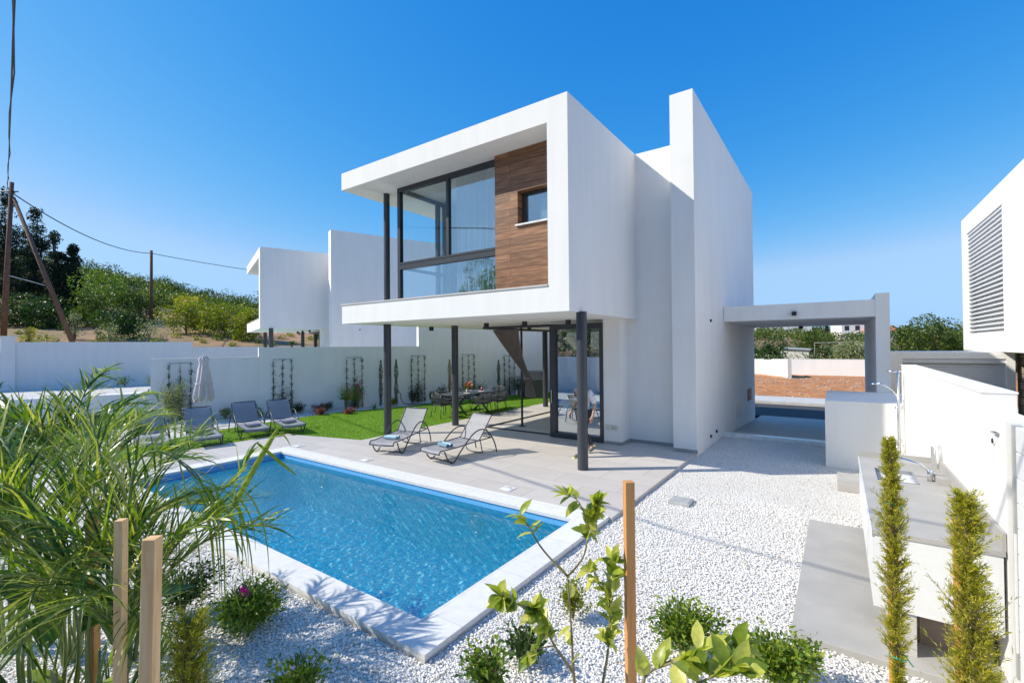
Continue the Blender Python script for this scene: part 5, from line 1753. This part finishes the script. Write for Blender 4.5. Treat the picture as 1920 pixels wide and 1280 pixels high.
stake('thin orange brown stake in front of the citrus sapling', (-.825, 2.125), 1.755, .044, 'stake_orange')
stake('nearest pale wooden stake at the lower left', (-1.80, .515), 1.80, .040, 'stake_wood', (.012, .015))
stake('pale wooden stake half hidden behind palm leaves', (-2.56, .66), 1.66, .036, 'stake_wood', (.0, .01))
stake('short orange stake tied to the tall conifer', (.265, 3.83), 1.77, .042, 'stake_orange')
stake('thin stake inside the wide conifer at the right', (.49, 3.24), 1.50, .04, 'stake_orange')
stake('dark reddish stake among the left palm stems', (-3.55, .80), 1.45, .05, 'stake_orange')


# broad citrus leaves
def broad_leaves(P, T, L, W, up=None):
    """curved leaves, 3 x 5 grid, as quads"""
    n = len(P); rnd = norm(rng.normal(size=(n, 3)) * .5 + np.array([0, 0, 1.0]))
    S = norm(np.cross(T, rnd)); Nn = norm(np.cross(S, T))
    L = np.broadcast_to(L, n); W = np.broadcast_to(W, n)
    rows = [(0, .04), (.2, .36), (.45, .5), (.72, .38), (1.0, .02)]
    Vs = []
    bend = rng.uniform(.05, .35, n)
    for (u_, w_) in rows:
        c_ = P + T * (L * u_)[:, None] - Nn * (L * bend * u_ ** 2)[:, None]
        for sgn in (-1, 0, 1):
            Vs.append(c_ + S * (W * w_ * sgn)[:, None] + Nn * (W * .16 * abs(sgn) * (w_ * 2))[:, None])
    V = np.stack(Vs, 1).reshape(-1, 3)
    base = np.array([(r * 3 + c, r * 3 + c + 1, (r + 1) * 3 + c + 1, (r + 1) * 3 + c) for r in range(4) for c in range(2)])
    Fq = (base[None] + (np.arange(n) * 15)[:, None, None]).reshape(-1, 4)
    return V, Fq


def citrus(label, loc, branches, leaf, name='citrus_sapling'):
    """branches: list of (points, n leaves, spread)"""
    t = thing(name, label, 'sapling', (loc[0], loc[1], loc[2]))
    m = MB(); PP = []; TT = []
    for pts, nl_, r0 in branches:
        sp = smooth_path([Vector(p) - Vector(loc) for p in pts], 5)
        m.tube(sp, [r0 * (1 - .75 * i / (len(sp) - 1)) for i in range(len(sp))], 7)
        for k in range(nl_):
            u_ = 1 - (rng.uniform() ** 1.3) * .55
            i = min(int(u_ * (len(sp) - 1)), len(sp) - 2)
            p = sp[i].lerp(sp[i + 1], rng.uniform())
            d_ = (sp[i + 1] - sp[i]).normalized()
            tdir = Vector(rng.normal(size=3)).normalized() + d_ * .8
            PP.append(tuple(p)); TT.append(tuple(tdir.normalized()))
    m.build('stem', 'bark_green', t)
    V, Fq = broad_leaves(np.array(PP), np.array(TT), leaf * rng.uniform(.6, 1.15, len(PP)), leaf * .52 * rng.uniform(.8, 1.1, len(PP)))
    npmesh('leaves', V, Fq, 'leaf_citrus', t, True)
    return t


citrus('young citrus sapling with broad pale leaves left of the orange stake', (-1.05, 2.0, GZ), [
    ([(-1.05, 2.0, GZ), (-1.02, 1.98, .5), Vector((-1.050, 1.973, 0.851)), Vector((-1.063, 1.985, 1.016)), Vector((-1.091, 1.999, 1.283))], 5, .012),
    ([Vector((-1.091, 1.999, 1.283)), Vector((-1.213, 1.973, 1.391)), Vector((-1.283, 1.946, 1.503)), Vector((-1.327, 1.940, 1.550))], 12, .006),
    ([Vector((-1.091, 1.999, 1.283)), Vector((-1.047, 2.090, 1.363)), Vector((-1.045, 2.151, 1.503)), Vector((-1.015, 2.183, 1.607))], 62, .006),
    ([Vector((-1.023, 2.105, 1.495)), Vector((-1.065, 2.074, 1.628)), Vector((-1.109, 2.018, 1.670))], 10, .004),
    ([Vector((-1.050, 1.973, 0.851)), Vector((-1.095, 1.877, 1.011)), Vector((-1.135, 1.848, 1.110)), Vector((-1.147, 1.777, 1.213))], 64, .007),
    ([Vector((-1.147, 1.777, 1.213)), Vector((-1.187, 1.687, 1.266)), Vector((-1.214, 1.606, 1.329))], 32, .005),
    ([(-1.0, 2.02, .4), Vector((-0.890, 1.963, 0.896)), Vector((-0.876, 1.995, 1.053)), Vector((-0.882, 2.025, 1.232)), Vector((-0.888, 2.080, 1.382))], 59, .008),
    ([Vector((-0.882, 2.025, 1.232)), Vector((-0.951, 2.037, 1.281)), Vector((-0.971, 2.022, 1.357))], 13, .004),
    ([Vector((-1.095, 1.877, 1.011)), Vector((-1.076, 1.707, 1.097)), Vector((-1.067, 1.651, 1.107))], 10, .004)], .085)
p0 = Vector((-0.546, 1.718, 0.731))
citrus('closest broad leaved citrus sapling at the bottom edge right of the orange stake', (p0[0], p0[1], GZ), [
    ([(p0[0], p0[1], GZ), Vector((-0.581, 1.629, 0.970)), Vector((-0.568, 1.573, 1.235)), Vector((-0.522, 1.605, 1.290))], 4, .012),
    ([Vector((-0.522, 1.605, 1.290)), Vector((-0.439, 1.663, 1.335)), Vector((-0.375, 1.769, 1.320)), Vector((-0.290, 1.891, 1.296))], 35, .006),
    ([Vector((-0.413, 1.559, 1.289)), Vector((-0.356, 1.599, 1.323)), Vector((-0.285, 1.649, 1.357))], 24, .006),
    ([Vector((-0.522, 1.605, 1.290)), Vector((-0.455, 1.590, 1.342)), Vector((-0.411, 1.621, 1.341))], 16, .005)], .10)


def conifer(label, base, top, r, ties, mat='leaf_thuja', n=9000, prof=None):
    t = thing('young_conifer', label, 'conifer', (base[0], base[1], GZ), 0, 'young conifers tied to stakes')
    dx, dy = top[0] - base[0], top[1] - base[1]
    H_ = top[2] - GZ
    MB().tube([(0, 0, 0), (dx * .5, dy * .5, H_ * .5), (dx, dy, H_ * .97)], [.013, .009, .002], 7).build('trunk', 'bark', t)
    Vs, Fs, o_ = [], [], 0
    nb = n // 26
    m = MB()
    for k in range(nb):
        z = .12 + .86 * (k / nb); a_ = rng.uniform(0, 2 * pi)
        rr = r * prof(z) * rng.uniform(.55, 1.15)
        if rng.uniform() < .02: rr *= 1.9
        b_ = np.array([dx * z, dy * z, H_ * z])
        d_ = norm(np.array([cos(a_), sin(a_), rng.uniform(.7, 1.6)]))
        L_ = rr / math.hypot(d_[0], d_[1])
        L_ = min(L_, r * 2.6)
        q_ = rng.uniform(.1, 1, 26)[:, None]
        P = b_ + d_ * L_ * q_ + rng.normal(0, .004, (26, 3))
        T = norm(d_ + rng.normal(0, .45, (26, 3)))
        V, Fq = leaf_arrays(P, T, rng.uniform(.018, .036, 26), .0045, 0)
        Vs.append(V); Fs.append(Fq + o_); o_ += len(V)
        m.tube([b_, b_ + d_ * L_ * .85], [.0025, .001], 4, False)
    npmesh('foliage', np.concatenate(Vs), np.concatenate(Fs), mat, t)
    m.build('twigs', 'bark_green', t)
    for z in ties:
        c_ = np.array([dx * z / H_, dy * z / H_, z])
        rt = r * prof(z / H_) * .45
        ring = [(c_[0] + rt * cos(a_), c_[1] + rt * sin(a_), c_[2] + .004 * sin(3 * a_)) for a_ in np.linspace(0, 2 * pi, 17)]
        MB().tube(ring, .004, 6, False).tube([ring[0], (ring[0][0] + .03, ring[0][1] - .02, c_[2] - .03)], .0035, 6).build('tie', 'tie_green', t)
    return t


conifer('tall slim conifer with green ties in front of the kitchen counter', (.29, 3.80), (.25, 3.73, 1.83), .095, [1.46, .50], n=15000, prof=lambda z: (.25 + .75 * min(1, (1 - z) * 3.2)) * (1.0 if z > .25 else .45) * (.85 + .15 * sin(z * 30)))
conifer('wide bushy conifer at the right edge beside the gate', (.55, 3.24), (.50, 3.17, 1.66), .135, [.62], n=20000, prof=lambda z: (.35 + .65 * min(1, (1 - z) * 1.9)) * (.85 + .15 * sin(z * 23)))
p0 = Vector((-2.437, 0.743, 1.376))
conifer('low yellow green conifer behind the nearest stake', (-2.45, .86), (-2.42, .88, 1.18), .13, [], n=13000, prof=lambda z: (.4 + .6 * min(1, (1 - z) * 2.5)))


# fallen leaves scattered over the gravel
n = 150
P = np.stack([rng.uniform(-6.5, .8, n), rng.uniform(1.2, 9.5, n), np.full(n, GZ + .022)], 1)
P = P[~((P[:, 0] < CX1 + .1) & (P[:, 1] > CY0 - .1)) & ~((P[:, 0] > -.4) & (P[:, 1] > 4.4))]
T = norm(np.stack([rng.normal(size=len(P)), rng.normal(size=len(P)), rng.normal(size=len(P)) * .12], 1))
V, Fq = leaf_arrays(P, T, rng.uniform(.02, .05, len(P)), rng.uniform(.012, .022, len(P)), .05)
struct(npmesh('fallen_leaves', V, Fq, 'leaf_dry'), 'stuff')


# palms: fronds with leaflets, made with numpy strips
def frond_arrays(path, nleaf, L, W_, droop, start=.30, vspread=.5, tipdir=.35):
    sp = smooth_path(path, 6); n = len(sp)
    pts = np.array([tuple(p) for p in sp])
    seg = np.linalg.norm(np.diff(pts, axis=0), axis=1); cum = np.concatenate([[0], np.cumsum(seg)]); cum /= cum[-1]
    Vs, Fs, o_ = [], [], 0
    for sgn in (-1, 1):
        us = np.linspace(start, .99, nleaf) + rng.normal(0, .004, nleaf)
        us = np.clip(us, 0, .995)
        for u_ in us:
            p = np.array([np.interp(u_, cum, pts[:, k]) for k in range(3)])
            p2 = np.array([np.interp(min(u_ + .02, 1), cum, pts[:, k]) for k in range(3)])
            t_ = norm(p2 - p + 1e-6)
            side = norm(np.cross(t_, np.array([0, 0, 1.0]))) * sgn
            upv = np.cross(side * sgn, t_) 
            d_ = norm(t_ * rng.uniform(.8, 1.3) + side * rng.uniform(.35, .75) + upv * rng.normal(vspread * .4, .3))
            ln = L * (1 - .55 * u_ ** 2) * min(1, .5 + u_ * 2) * rng.uniform(.8, 1.15)
            w_ = W_ * rng.uniform(.8, 1.15)
            q_ = p.copy(); e = d_.copy(); V = []
            sd_ = norm(np.cross(d_, np.array([0, 0, 1.0]) + rng.normal(0, .35, 3)))
            for k in range(6):
                ww = w_ * (.5 + .5 * min(1, k)) * (1 - (k / 5) ** 1.6 * .96)
                V += [q_ - sd_ * ww, q_ + sd_ * ww]
                q_ = q_ + e * ln / 5
                e = norm(e + np.array([0, 0, -1]) * droop * (.35 + .3 * k) * .4)
            Vs.append(np.array(V)); Fs.append(np.array([(2 * k, 2 * k + 1, 2 * k + 3, 2 * k + 2) for k in range(5)]) + o_); o_ += len(V)
    return np.concatenate(Vs), np.concatenate(Fs), sp


def palm(label, base, fronds, mat='leaf_palm', stems=8, L=.36, W_=.011, nleaf=34):
    t = thing('palm', label, 'palm', (base[0], base[1], GZ), 0, 'young palms at the lower left')
    off = np.array([base[0], base[1], GZ])
    for (path, droop, Lk) in fronds:
        V, Fq, sp = frond_arrays(path, nleaf, L * Lk, W_, droop)
        fo = npmesh('frond', V - off, Fq, mat, t)
        m = MB(); m.tube([tuple(np.array(tuple(p)) - off) for p in sp], [.011 * (1 - .8 * i / (len(sp) - 1)) + .001 for i in range(len(sp))], 6)
        m.build('rachis', 'frond_stem', fo)
    m = MB()
    for k in range(stems):
        a_ = 2 * pi * k / stems
        ln_ = rng.uniform(.7, 1.25); dx_ = rng.normal(0, .05)
        m.tube(smooth_path([(.05 * cos(a_), .05 * sin(a_), 0), (.09 * cos(a_) + dx_ * .3, .09 * sin(a_), ln_ * .4), (.13 * cos(a_) + dx_, .13 * sin(a_), ln_ * .75), (.07 * cos(a_) + dx_ * 2, .10 * sin(a_), ln_)], 4), [.013 - .0006 * q_ for q_ in range(13)], 7)
    m.build('stem', 'frond_stem', t)
    return t


simple('frond_stem', (0.20, 0.25, 0.07), .45, 0, .2, 6)


def auto_fronds(base, n, zc, Lmin, Lmax, a0, a1, elmin=.5, elmax=1.35):
    out = []
    for k in range(n):
        a_ = a0 + (a1 - a0) * (k + rng.uniform(-.3, .3)) / max(1, n - 1); el = rng.uniform(elmin, elmax); L_ = rng.uniform(Lmin, Lmax) * (1 - .33 * max(0, cos(a_ - .3)))
        p = Vector((base[0] + rng.normal(0, .03), base[1] + rng.normal(0, .03), zc + rng.uniform(-.15, .1))); pts = [p.copy()]; e = el
        for q_ in range(5):
            p = p + Vector((cos(a_) * cos(e), sin(a_) * cos(e), sin(e))) * L_ / 5
            pts.append(p.copy()); e -= rng.uniform(.08, .30) * (1 + q_ * .35)
        out.append((pts, rng.uniform(.25, .7), rng.uniform(.8, 1.15)))
    return out


B1 = (-2.93, .78)
fr1 = auto_fronds(B1, 12, .90, .8, 1.3, 0, 2 * pi * 16 / 17, 1.05, 1.5)
fr1 += [([Vector((-3.043, 0.749, 0.982)), Vector((-3.242, 0.787, 1.467)), Vector((-3.391, 0.799, 1.789)), Vector((-3.594, 0.775, 2.078))], .3, .9),
        ([Vector((-3.021, 0.765, 0.981)), Vector((-3.021, 0.819, 1.559)), Vector((-3.029, 0.870, 1.823)), Vector((-2.931, 1.001, 1.810)), Vector((-2.654, 1.201, 1.432))], .9, 1.0),
        ([Vector((-3.022, 0.765, 0.927)), Vector((-2.972, 0.854, 1.475)), Vector((-2.841, 1.006, 1.623)), Vector((-2.752, 1.191, 1.648)), Vector((-2.710, 1.279, 1.812))], .7, .8)]
palm('feathery palm with long drooping leaflets beside the wooden stakes', B1, fr1, 'leaf_palm', nleaf=26, L=.46, W_=.0065)
B2 = (-3.55, .62)
palm('dense feathery palm at the left edge with fronds over the wall', B2, auto_fronds(B2, 19, 1.0, 1.1, 1.7, 0, 2 * pi * 18 / 19, .95, 1.5), 'leaf_palm', nleaf=32, L=.46, W_=.007)
B3 = (-5.0, 1.0)
palm('feathery palm behind the two front palms near the pool corner', B3, auto_fronds(B3, 12, 1.25, 1.1, 1.5, 0, 2 * pi * 15 / 16, .95, 1.5), 'leaf_palm', nleaf=26, L=.42, W_=.010)
B4 = (-5.6, .75)
palm('darker palm farthest left behind the others', B4, auto_fronds(B4, 15, 1.2, 1.1, 1.5, 0, 2 * pi * 14 / 15, .95, 1.5), 'leaf_palm_dark', nleaf=28, L=.38, W_=.011)

# one long spear frond reaching over the pool
t = thing('palm_frond', 'single thick folded palm leaf reaching out over the pool', 'palm leaf', (-2.83, 1.2, 0.0), 0)
off = np.array([-2.83, 1.2, 0.0])
blade = [Vector((-2.626, 1.098, 1.486)), Vector((-2.622, 1.161, 1.593)), Vector((-2.655, 1.258, 1.721)), Vector((-2.639, 1.353, 1.882)), Vector((-2.626, 1.398, 1.952))]
sp = smooth_path(blade, 5)
V = []; Fq = []
for i, p in enumerate(sp):
    u_ = i / (len(sp) - 1); ww = .028 * sin(pi * (.12 + .8 * u_)) + .004
    sd_ = np.array((.726, .513, .46)) * ww; dn = np.array((-.57, .82, .0)) * ww * .6
    c_ = np.array(tuple(p)) - off
    V += [c_ - sd_ + dn, c_, c_ + sd_ + dn]
Fq = [(i * 3 + c, i * 3 + c + 1, (i + 1) * 3 + c + 1, (i + 1) * 3 + c) for i in range(len(sp) - 1) for c in range(2)]
npmesh('blade', V, Fq, 'leaf_palm', t)
m = MB()
m.tube([tuple(p_ - Vector(off)) for p_ in (Vector((-2.673, 1.066, 1.417)), Vector((-2.626, 1.098, 1.486)), Vector((-2.622, 1.161, 1.593)))], [.01, .009, .004], 6)
m.build('stalk', 'frond_stem', t)
for path, w_ in [([Vector((-2.675, 1.303, 1.872)), Vector((-2.632, 1.334, 1.827)), Vector((-2.559, 1.386, 1.751)), Vector((-2.496, 1.431, 1.690))], .012), ([Vector((-2.622, 1.161, 1.599)), Vector((-2.607, 1.157, 1.709)), Vector((-2.602, 1.149, 1.628)), Vector((-2.604, 1.137, 1.561))], .007),
                 ([Vector((-2.626, 1.098, 1.486)), Vector((-2.774, 0.994, 1.446)), Vector((-2.887, 0.915, 1.461))], .007), ([Vector((-2.639, 1.353, 1.891)), Vector((-2.597, 1.407, 1.908)), Vector((-2.560, 1.433, 1.847))], .005),
                 ([Vector((-2.615, 1.105, 1.513)), Vector((-2.485, 1.138, 1.355)), Vector((-2.467, 1.091, 1.219)), Vector((-2.436, 1.115, 1.086))], .006)]:
    sp = smooth_path(path, 5); V = []
    for i, p in enumerate(sp):
        u_ = i / (len(sp) - 1); ww = w_ * sin(pi * (.15 + .8 * u_)) + .001
        sd_ = np.array((.66, .05, .75)) * ww
        c_ = np.array(tuple(p)) - off; V += [c_ - sd_, c_ + sd_]
    npmesh('leaflet', V, [(2 * i, 2 * i + 1, 2 * i + 3, 2 * i + 2) for i in range(len(sp) - 1)], 'leaf_palm', t)


# long thin leaflets hanging from the reaching leaf
for k in range(15):
    u_ = k / 14
    p0_ = np.array((-2.827, 0.953, 1.709)) * (1 - u_) + np.array((-2.644, 1.144, 1.636)) * u_ + rng.normal(0, .02, 3)
    ln_ = rng.uniform(.42, .78); hx = rng.uniform(.04, .26)
    V = []
    for q_ in range(12):
        v_ = q_ / 11
        c_ = p0_ + np.array((.817, .576, 0)) * hx * (1 - (1 - v_) ** 2) + np.array((0, 0, 1)) * (.10 * v_ - ln_ * v_ ** 1.7) - off
        ww = .0045 * (sin(pi * (.15 + .83 * v_))) + .0006
        V += [c_ - np.array((.80, .56, .12)) * ww, c_ + np.array((.80, .56, .12)) * ww]
    npmesh('leaflet', V, [(2 * i, 2 * i + 1, 2 * i + 3, 2 * i + 2) for i in range(11)], 'leaf_palm', t)


# broad dark leaves (bird of paradise) and grassy clump at the lower left
def paddle_plant(label, base, n, h, L_, W_, mat='leaf_dark'):
    t = thing('paddle_leaf_plant', label, 'plant', (base[0], base[1], GZ), 0, 'broad leaved plants at the lower left')
    P = []; T = []; m = MB()
    for k in range(n):
        a_ = 2 * pi * k / n + rng.uniform(-.3, .3); z = h * rng.uniform(.5, 1)
        tip = Vector((.16 * h * cos(a_) + .1 * cos(a_), .26 * h * sin(a_), z))
        m.tube(smooth_path([(0, 0, 0), (tip.x * .4, tip.y * .4, z * .6), tip], 4), [.012, .011, .010, .009, .008, .007, .006, .006, .005][:9], 6)
        P.append(tuple(tip)); T.append(tuple(Vector((cos(a_), sin(a_), rng.uniform(.1, .9))).normalized()))
    m.build('stem', 'frond_stem', t)
    V, Fq = broad_leaves(np.array(P), np.array(T), L_ * rng.uniform(.8, 1.2, n), W_)
    npmesh('leaves', V, Fq, mat, t, True)
    return t


paddle_plant('broad dark leaved plant at the left edge under the palms', (-3.75, .62), 11, 1.0, .40, .16)
paddle_plant('broad leaved plant low between the palm stems and the grassy clumps', (-3.35, .72), 9, .62, .32, .12, 'leaf_shrub')
paddle_plant('low broad leaved plant in the bottom left corner', (-2.9, .35), 8, .8, .36, .15)
tuft('large grassy clump at the bottom left corner', (-3.1, .55, GZ), 1.0, 90, 'leaf_palm_dark', .011, 'grassy clumps at the lower left')
tuft('dark grassy clump in front of the left palm stems', (-3.25, .62, GZ), .85, 120, 'leaf_palm_dark', .009, 'grassy clumps at the lower left')
tuft('grassy clump left of the palm stems', (-3.6, .9, GZ), .9, 110, 'leaf_palm_dark', .010, 'grassy clumps at the lower left')
tuft('grassy clump right below the pool corner', (-4.35, 1.35, GZ), .6, 60, 'leaf_palm', .008, 'grassy clumps at the lower left')


# ================================================================== PERSON (stepping past the front column)
def skin_mesh(name, verts, edges, radii, mat, parent, sub=2, root=0):
    me = bpy.data.meshes.new(name)
    me.from_pydata(verts, edges, [])
    ob = bpy.data.objects.new(name, me); COL.objects.link(ob)
    md = ob.modifiers.new('skin', 'SKIN'); md.use_smooth_shade = True; md.branch_smoothing = .6
    lay = me.skin_vertices[0] if me.skin_vertices else None
    if lay is None:
        bpy.context.view_layer.objects.active = ob
        me.attributes
    for i, r_ in enumerate(radii):
        rr = r_ if isinstance(r_, tuple) else (r_, r_)
        me.skin_vertices[0].data[i].radius = rr
        me.skin_vertices[0].data[i].use_root = (i == root)
    ms_ = ob.modifiers.new('sub', 'SUBSURF'); ms_.levels = sub; ms_.render_levels = sub
    dg = bpy.context.evaluated_depsgraph_get(); dg.update()
    ev = ob.evaluated_get(dg)
    m2_ = bpy.data.meshes.new_from_object(ev)
    m2_.materials.clear(); m2_.materials.append(MATS[mat])
    for p_ in m2_.polygons: p_.use_smooth = True
    bpy.data.objects.remove(ob)
    o = bpy.data.objects.new(name, m2_); COL.objects.link(o); o.parent = parent
    return o


# local frame: x = walking direction, y = to the person's left, z = up
per = thing('person', 'person in a pale patterned shirt and dark trousers walking behind the front column', 'person', (-4.60, 9.26, 0), radians(246))
hip = 0.93
J = dict(pel=(0, 0, hip), sp=(.01, 0, 1.12), ch=(.02, 0, 1.33), nk=(.03, 0, 1.49), hd0=(.055, 0, 1.56), hd1=(.06, 0, 1.64), hd2=(.05, 0, 1.72),
         lh=(0, .09, .90), lk=(.16, .10, .50), la=(.20, .10, .085), lt=(.36, .11, .035),
         rh=(0, -.09, .90), rk=(-.06, -.10, .49), ra=(-.32, -.10, .13), rt=(-.20, -.11, .03),
         ls=(.02, .19, 1.43), le=(-.10, .25, 1.15), lw=(-.02, .27, .91), lp=(0.02, .27, .84),
         rs=(.02, -.19, 1.43), re=(-.02, -.26, 1.15), rw=(.16, -.25, .95), rp=(.20, -.245, .89))
names = list(J); ix = {k: i for i, k in enumerate(names)}
E = [('pel', 'sp'), ('sp', 'ch'), ('ch', 'nk'), ('nk', 'hd0'), ('hd0', 'hd1'), ('hd1', 'hd2'), ('pel', 'lh'), ('lh', 'lk'), ('lk', 'la'), ('la', 'lt'), ('pel', 'rh'), ('rh', 'rk'), ('rk', 'ra'), ('ra', 'rt'),
     ('ch', 'ls'), ('ls', 'le'), ('le', 'lw'), ('lw', 'lp'), ('ch', 'rs'), ('rs', 're'), ('re', 'rw'), ('rw', 'rp')]
Rr = dict(pel=.12, sp=.11, ch=.125, nk=.052, hd0=.070, hd1=.092, hd2=.070, lh=.085, lk=.055, la=.038, lt=.03, rh=.085, rk=.055, ra=.038, rt=.03, ls=.055, le=.038, lw=.026, lp=.03, rs=.055, re=.038, rw=.026, rp=.03)
verts = [J[k] for k in names]; edges = [(ix[a_], ix[b_]) for a_, b_ in E]; radii = [Rr[k] for k in names]
# fingers as thin chains from the palms
for hnd, sg in (('lp', 1), ('rp', -1)):
    px_, py_, pz_ = J[hnd]
    for k, (dx_, ln) in enumerate([(-.024, .062), (-.008, .075), (.008, .078), (.024, .066)]):
        a_ = len(verts); verts += [(px_ + dx_, py_, pz_ - .03), (px_ + dx_ + .004, py_ - sg * .006, pz_ - .03 - ln * .5), (px_ + dx_ + .012, py_ - sg * .016, pz_ - .03 - ln)]
        edges += [(ix[hnd], a_), (a_, a_ + 1), (a_ + 1, a_ + 2)]; radii += [.009, .008, .0065]
    a_ = len(verts); verts += [(px_ + .035, py_ - sg * .012, pz_ + .0), (px_ + .05, py_ - sg * .02, pz_ - .035)]
    edges += [(ix[hnd], a_), (a_, a_ + 1)]; radii += [.010, .008]
skin_mesh('body', verts, edges, radii, 'skin', per)


def chain(name, keys, ed, rad, mat, scale=1.0):
    vs = [J[k] for k in keys]; kk = {k: i for i, k in enumerate(keys)}
    skin_mesh(name, vs, [(kk[a_], kk[b_]) for a_, b_ in ed], [rad[k] for k in keys], mat, per)


J['hem'] = (0, 0, .90); J['lslv'] = (-.075, .242, 1.21); J['rslv'] = (-.012, -.247, 1.21)
chain('shirt', ['pel', 'hem', 'sp', 'ch', 'col', 'ls', 'lslv', 'rs', 'rslv'] if False else ['sp', 'pel', 'ch', 'ls', 'le', 'rs', 're'],
      [('pel', 'sp'), ('sp', 'ch'), ('ch', 'ls'), ('ls', 'le'), ('ch', 'rs'), ('rs', 're')],
      dict(sp=.150, pel=.155, ch=.158, ls=.082, le=.066, rs=.082, re=.066), 'shirt')
J['lan'] = (.20, .10, .12); J['ran'] = (-.30, -.10, .17)
chain('trousers', ['pel', 'lh', 'lk', 'lan', 'rh', 'rk', 'ran'], [('pel', 'lh'), ('lh', 'lk'), ('lk', 'lan'), ('pel', 'rh'), ('rh', 'rk'), ('rk', 'ran')],
      dict(pel=.142, lh=.108, lk=.078, lan=.06, rh=.108, rk=.078, ran=.06), 'trousers')
J['sh0'] = (.15, .10, .045); J['sh1'] = (.25, .105, .05); J['sh2'] = (.38, .11, .035)
chain('shoe', ['sh0', 'sh1', 'sh2'], [('sh0', 'sh1'), ('sh1', 'sh2')], dict(sh0=.045, sh1=.052, sh2=.038), 'shoe_grey')
J['sr0'] = (-.37, -.10, .13); J['sr1'] = (-.29, -.105, .075); J['sr2'] = (-.18, -.11, .035)
chain('shoe', ['sr0', 'sr1', 'sr2'], [('sr0', 'sr1'), ('sr1', 'sr2')], dict(sr0=.045, sr1=.05, sr2=.038), 'shoe_grey')
m = MB().box(.125, .405, .068, .142, .0, .018, .006); m.build('sole', 'shoe_sole', per)
m = MB().box(-.13, .12, -.037, .037, -.008, .008, .006); c_, s_ = cos(.45), sin(.45)
m.v = [(-.24 + x * c_ + z * s_, -.105 + y, .07 - x * s_ + z * c_) if False else (-.28 + x * c_, -.105 + y, .085 - x * s_ * 1.0 + z) for x, y, z in m.v]
m.build('sole', 'shoe_sole', per)
# hair and face
m = MB()
V = []; nn = 16
for i in range(9):
    th = pi * i / 8 * .56
    for j in range(nn):
        a_ = 2 * pi * j / nn
        drop = 1.0 if cos(a_) < .3 else .0
        V.append((.045 + .102 * sin(th) * cos(a_) - .012, .088 * sin(th) * sin(a_), 1.665 + .118 * cos(th) - (.05 * drop if i == 8 else 0)))
m.add(V, [(i * nn + j, i * nn + (j + 1) % nn, (i + 1) * nn + (j + 1) % nn, (i + 1) * nn + j) for i in range(8) for j in range(nn)], True)
m.build('hair', 'hair', per)
m = MB(); m.add([(.145, -.012, 1.655), (.145, .012, 1.655), (.175, .012, 1.625), (.175, -.012, 1.625), (.148, 0, 1.675), (.15, 0, 1.615)], [(0, 3, 4), (4, 3, 2), (4, 2, 1), (3, 5, 2), (0, 5, 3), (1, 2, 5)], True); m.build('nose', 'skin', per)
for sg in (-1, 1):
    MB().lathe((.140, sg * .032, 1.668), [(.001, .008), (.008, .004), (.010, 0), (.001, -.008)], 8).build('eye', 'black_plastic', per)
    MB().lathe((.05, sg * .090, 1.64), [(.001, .03), (.014, .02), (.016, 0), (.010, -.025), (.001, -.03)], 8).build('ear', 'skin', per)
MB().box(.138, .150, -.022, .022, 1.605, 1.612).build('mouth', 'flower_red', per)
